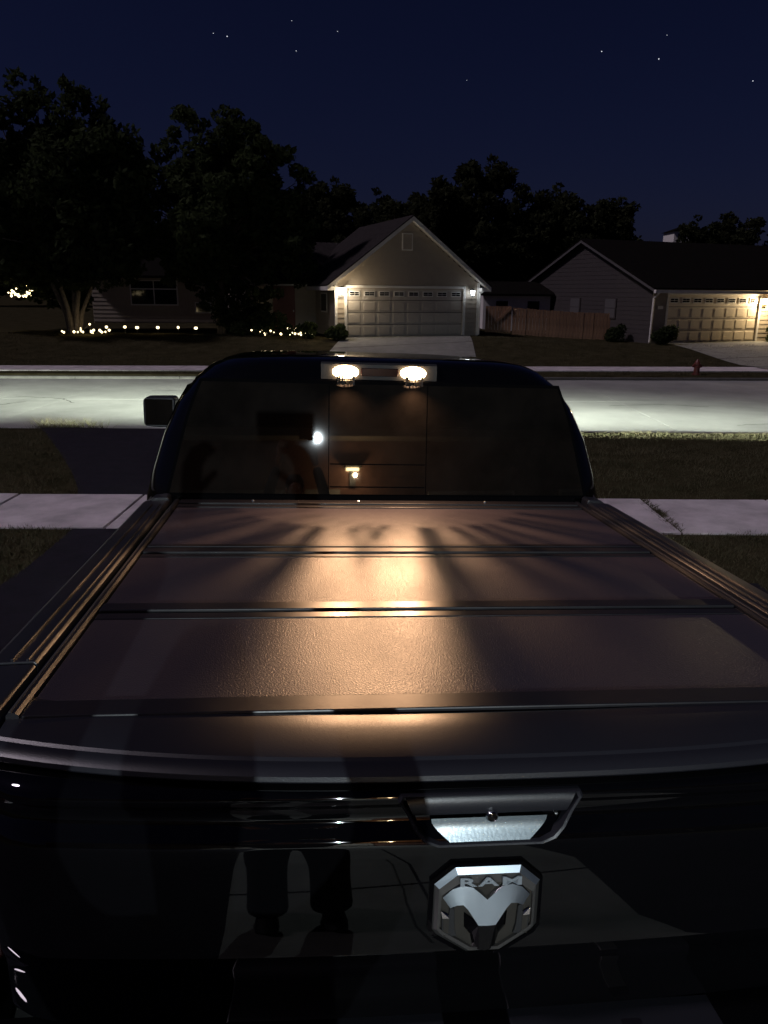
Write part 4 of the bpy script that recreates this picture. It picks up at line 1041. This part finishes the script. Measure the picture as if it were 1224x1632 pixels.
# ------------------------------------------------------------------ photographer (seen mirrored in the tailgate)
def person():
    gx, gy = -.10, -.34; g0 = gzf(gx, gy) + .014
    root = empty('person', (gx, gy, g0)); tag(root, 'person in dark trousers and hoodie photographing, legs mirrored in the tailgate', 'person')
    def skin(name, verts, edges, radii, material, sub=2):
        me = bpy.data.meshes.new(name); me.from_pydata(verts, edges, []); ob = bpy.data.objects.new(name, me); COL.objects.link(ob); ob.parent = root
        md = ob.modifiers.new('skin', 'SKIN')
        if not me.skin_vertices: me.attributes  # layer is created with the modifier
        if len(me.skin_vertices) == 0:
            bm = bmesh.new(); bm.from_mesh(me); bm.verts.layers.skin.verify(); bm.to_mesh(me); bm.free()
        for i, r in enumerate(radii): me.skin_vertices[0].data[i].radius = (r, r) if not isinstance(r, tuple) else r
        me.skin_vertices[0].data[0].use_root = True
        sm = ob.modifiers.new('sub', 'SUBSURF'); sm.levels = sub; sm.render_levels = sub
        md.use_smooth_shade = True
        me.materials.append(M[material]); return ob
    # trousers: pelvis root, two legs
    v = [(0, 0, .93), (0, 0, 1.02)]; e = [(0, 1)]; r = [(.165, .12), (.16, .11)]
    for s in (-1, 1):
        b = len(v); v += [(s * .10, 0, .86), (s * .125, .015, .50), (s * .13, .0, .28), (s * .135, -.01, .10), (s * .137, -.005, .06)]
        e += [(0, b), (b, b + 1), (b + 1, b + 2), (b + 2, b + 3), (b + 3, b + 4)]; r += [.115, .098, .090, .098, .100]
    skin('trousers', v, e, r, 'denim')
    # torso + arms raised to the phone
    v = [(0, 0, .98), (0, .01, 1.18), (0, .0, 1.36), (0, 0, 1.46)]; e = [(0, 1), (1, 2), (2, 3)]; r = [(.16, .115), (.165, .12), (.17, .11), (.07, .065)]
    for s in (-1, 1):
        b = len(v); v += [(s * .19, .0, 1.40), (s * .26, .14, 1.55), (s * .17, .22, 1.80)]
        e += [(2, b), (b, b + 1), (b + 1, b + 2)]; r += [.07, .055, .042]
    skin('hoodie', v, e, r, 'cloth')
    for s in (-1, 1):
        v = [(s * .17, .22, 1.80), (s * .155, .235, 1.87), (s * .15, .24, 1.93)]; e = [(0, 1), (1, 2)]; r = [.028, (.036, .02), (.034, .018)]
        hx = [(.0, .075, .0), (.012, .082, .004), (.024, .078, .004), (.036, .062, .0)]
        for k, (dx, hh, dy) in enumerate(hx):
            b = len(v); bx = s * (.165 - dx); v += [(bx, .245 + dy, 1.955), (bx - s * .02, .262, 1.955 + hh * .5), (bx - s * .045, .25, 1.955 + hh * .75)]
            e += [(2, b), (b, b + 1), (b + 1, b + 2)]; r += [.0095, .009, .008]
        b = len(v); v += [(s * .125, .235, 1.90), (s * .10, .225, 1.925), (s * .08, .225, 1.945)]; e += [(1, b), (b, b + 1), (b + 1, b + 2)]; r += [.012, .011, .009]
        skin('hand', v, e, r, 'skin')
    # head and neck
    v = [(0, .0, 1.43), (0, .01, 1.50), (0, .03, 1.55), (0, .035, 1.62), (0, .02, 1.70)]
    skin('head', v, [(0, 1), (1, 2), (2, 3), (3, 4)], [.055, .055, (.062, .075), (.075, .09), (.06, .075)], 'skin')
    MB().lathe([(.002, .1), (.05, .095), (.082, .05), (.088, 0), (.075, -.05)], 16, (0, .0, 1.66)).build('hair', 'hair', root, smooth=True)
    MB().add([(-.012, .105, 1.60), (.012, .105, 1.60), (0, .135, 1.605), (0, .112, 1.645)], [(0, 1, 2), (0, 2, 3), (1, 3, 2), (0, 3, 1)]).build('nose', 'skin', root)
    for s in (-1, 1):
        MB().lathe([(.002, -.008), (.009, 0), (.002, .008)], 8, (s * .03, .108, 1.635)).build('eye', 'trim', root)
        MB().lathe([(.002, -.03), (.012, -.01), (.014, .01), (.002, .03)], 8, (s * .078, .03, 1.62)).build('ear', 'skin', root)
        # shoes
        MB().loft([[(s * .14 + w * math.cos(t), y + 0 * t, .045 + hh * math.sin(t)) for t in np.linspace(0, 2 * math.pi, 12, endpoint=False)] for y, w, hh in ((-.09, .03, .035), (-.06, .045, .045), (.02, .048, .05), (.10, .052, .042), (.17, .045, .032), (.20, .02, .02))]).build('shoe', 'rubber', root, smooth=True)
    MB().box(-.085, .085, -.004, .004, -.04, .04).build('mouth_placeholder', 'skin', root) if False else None
    MB().loft([[(x * .022, .112 + .004 * math.cos(t), 1.572 + .006 * math.sin(t)) for t in np.linspace(0, 6.28, 6, endpoint=False)] for x in (-1, 0, 1)]).build('mouth', 'reddoor', root)
    return root
per = person()
ph = empty('phone', (0.0, -.085, CAMZ - .01)); tag(ph, 'black mobile phone held up by the person photographing', 'phone')
MB().box(-.075, .075, -.012, -.004, -.04, .04).build('case', 'satin', ph, bevel=.004)
MB().box(-.07, .07, -.0145, -.0125, -.036, .036).build('screen', 'glass', ph)

# ------------------------------------------------------------------ stars
def px_dir(x, y):
    d = Vector(((x - 612) / 1226, -(y - 816) / 1226, -1)); return (cam.matrix_world.to_3x3() @ d).normalized()
stars = [(362, 58, 1.0, 'brightest star high above the left trees'), (340, 53, .45, 'faint star just left of the brightest upper-left star'), (472, 81, .5, 'small star above the maple tree'), (465, 33, .3, 'faint star near the top edge, left of centre'),
         (538, 50, .35, 'faint star near the top, above the white garage'), (959, 82, .8, 'bright star in the upper right sky'), (1050, 94, 1.0, 'brightest star of the upper right sky'), (1063, 56, .3, 'faint star above the brightest right-hand star'), (1200, 129, .8, 'bright star at the far right edge'), (744, 128, .22, 'very faint star in mid sky')]
s0 = None
for x, y, s, lb in stars:
    p_ = cam.matrix_world.translation + px_dir(x, y) * 2000
    if s0 is None: st = s0 = MB().lathe([(.01, -1), (.7, -.7), (1, 0), (.7, .7), (.01, 1)], 8).build('star', 'star', None, smooth=True)
    else: st = s0.copy(); COL.objects.link(st)
    st.location = p_; st.scale = [1.15 * math.sqrt(s)] * 3
    tag(st, lb, 'star', 'stars in the night sky')
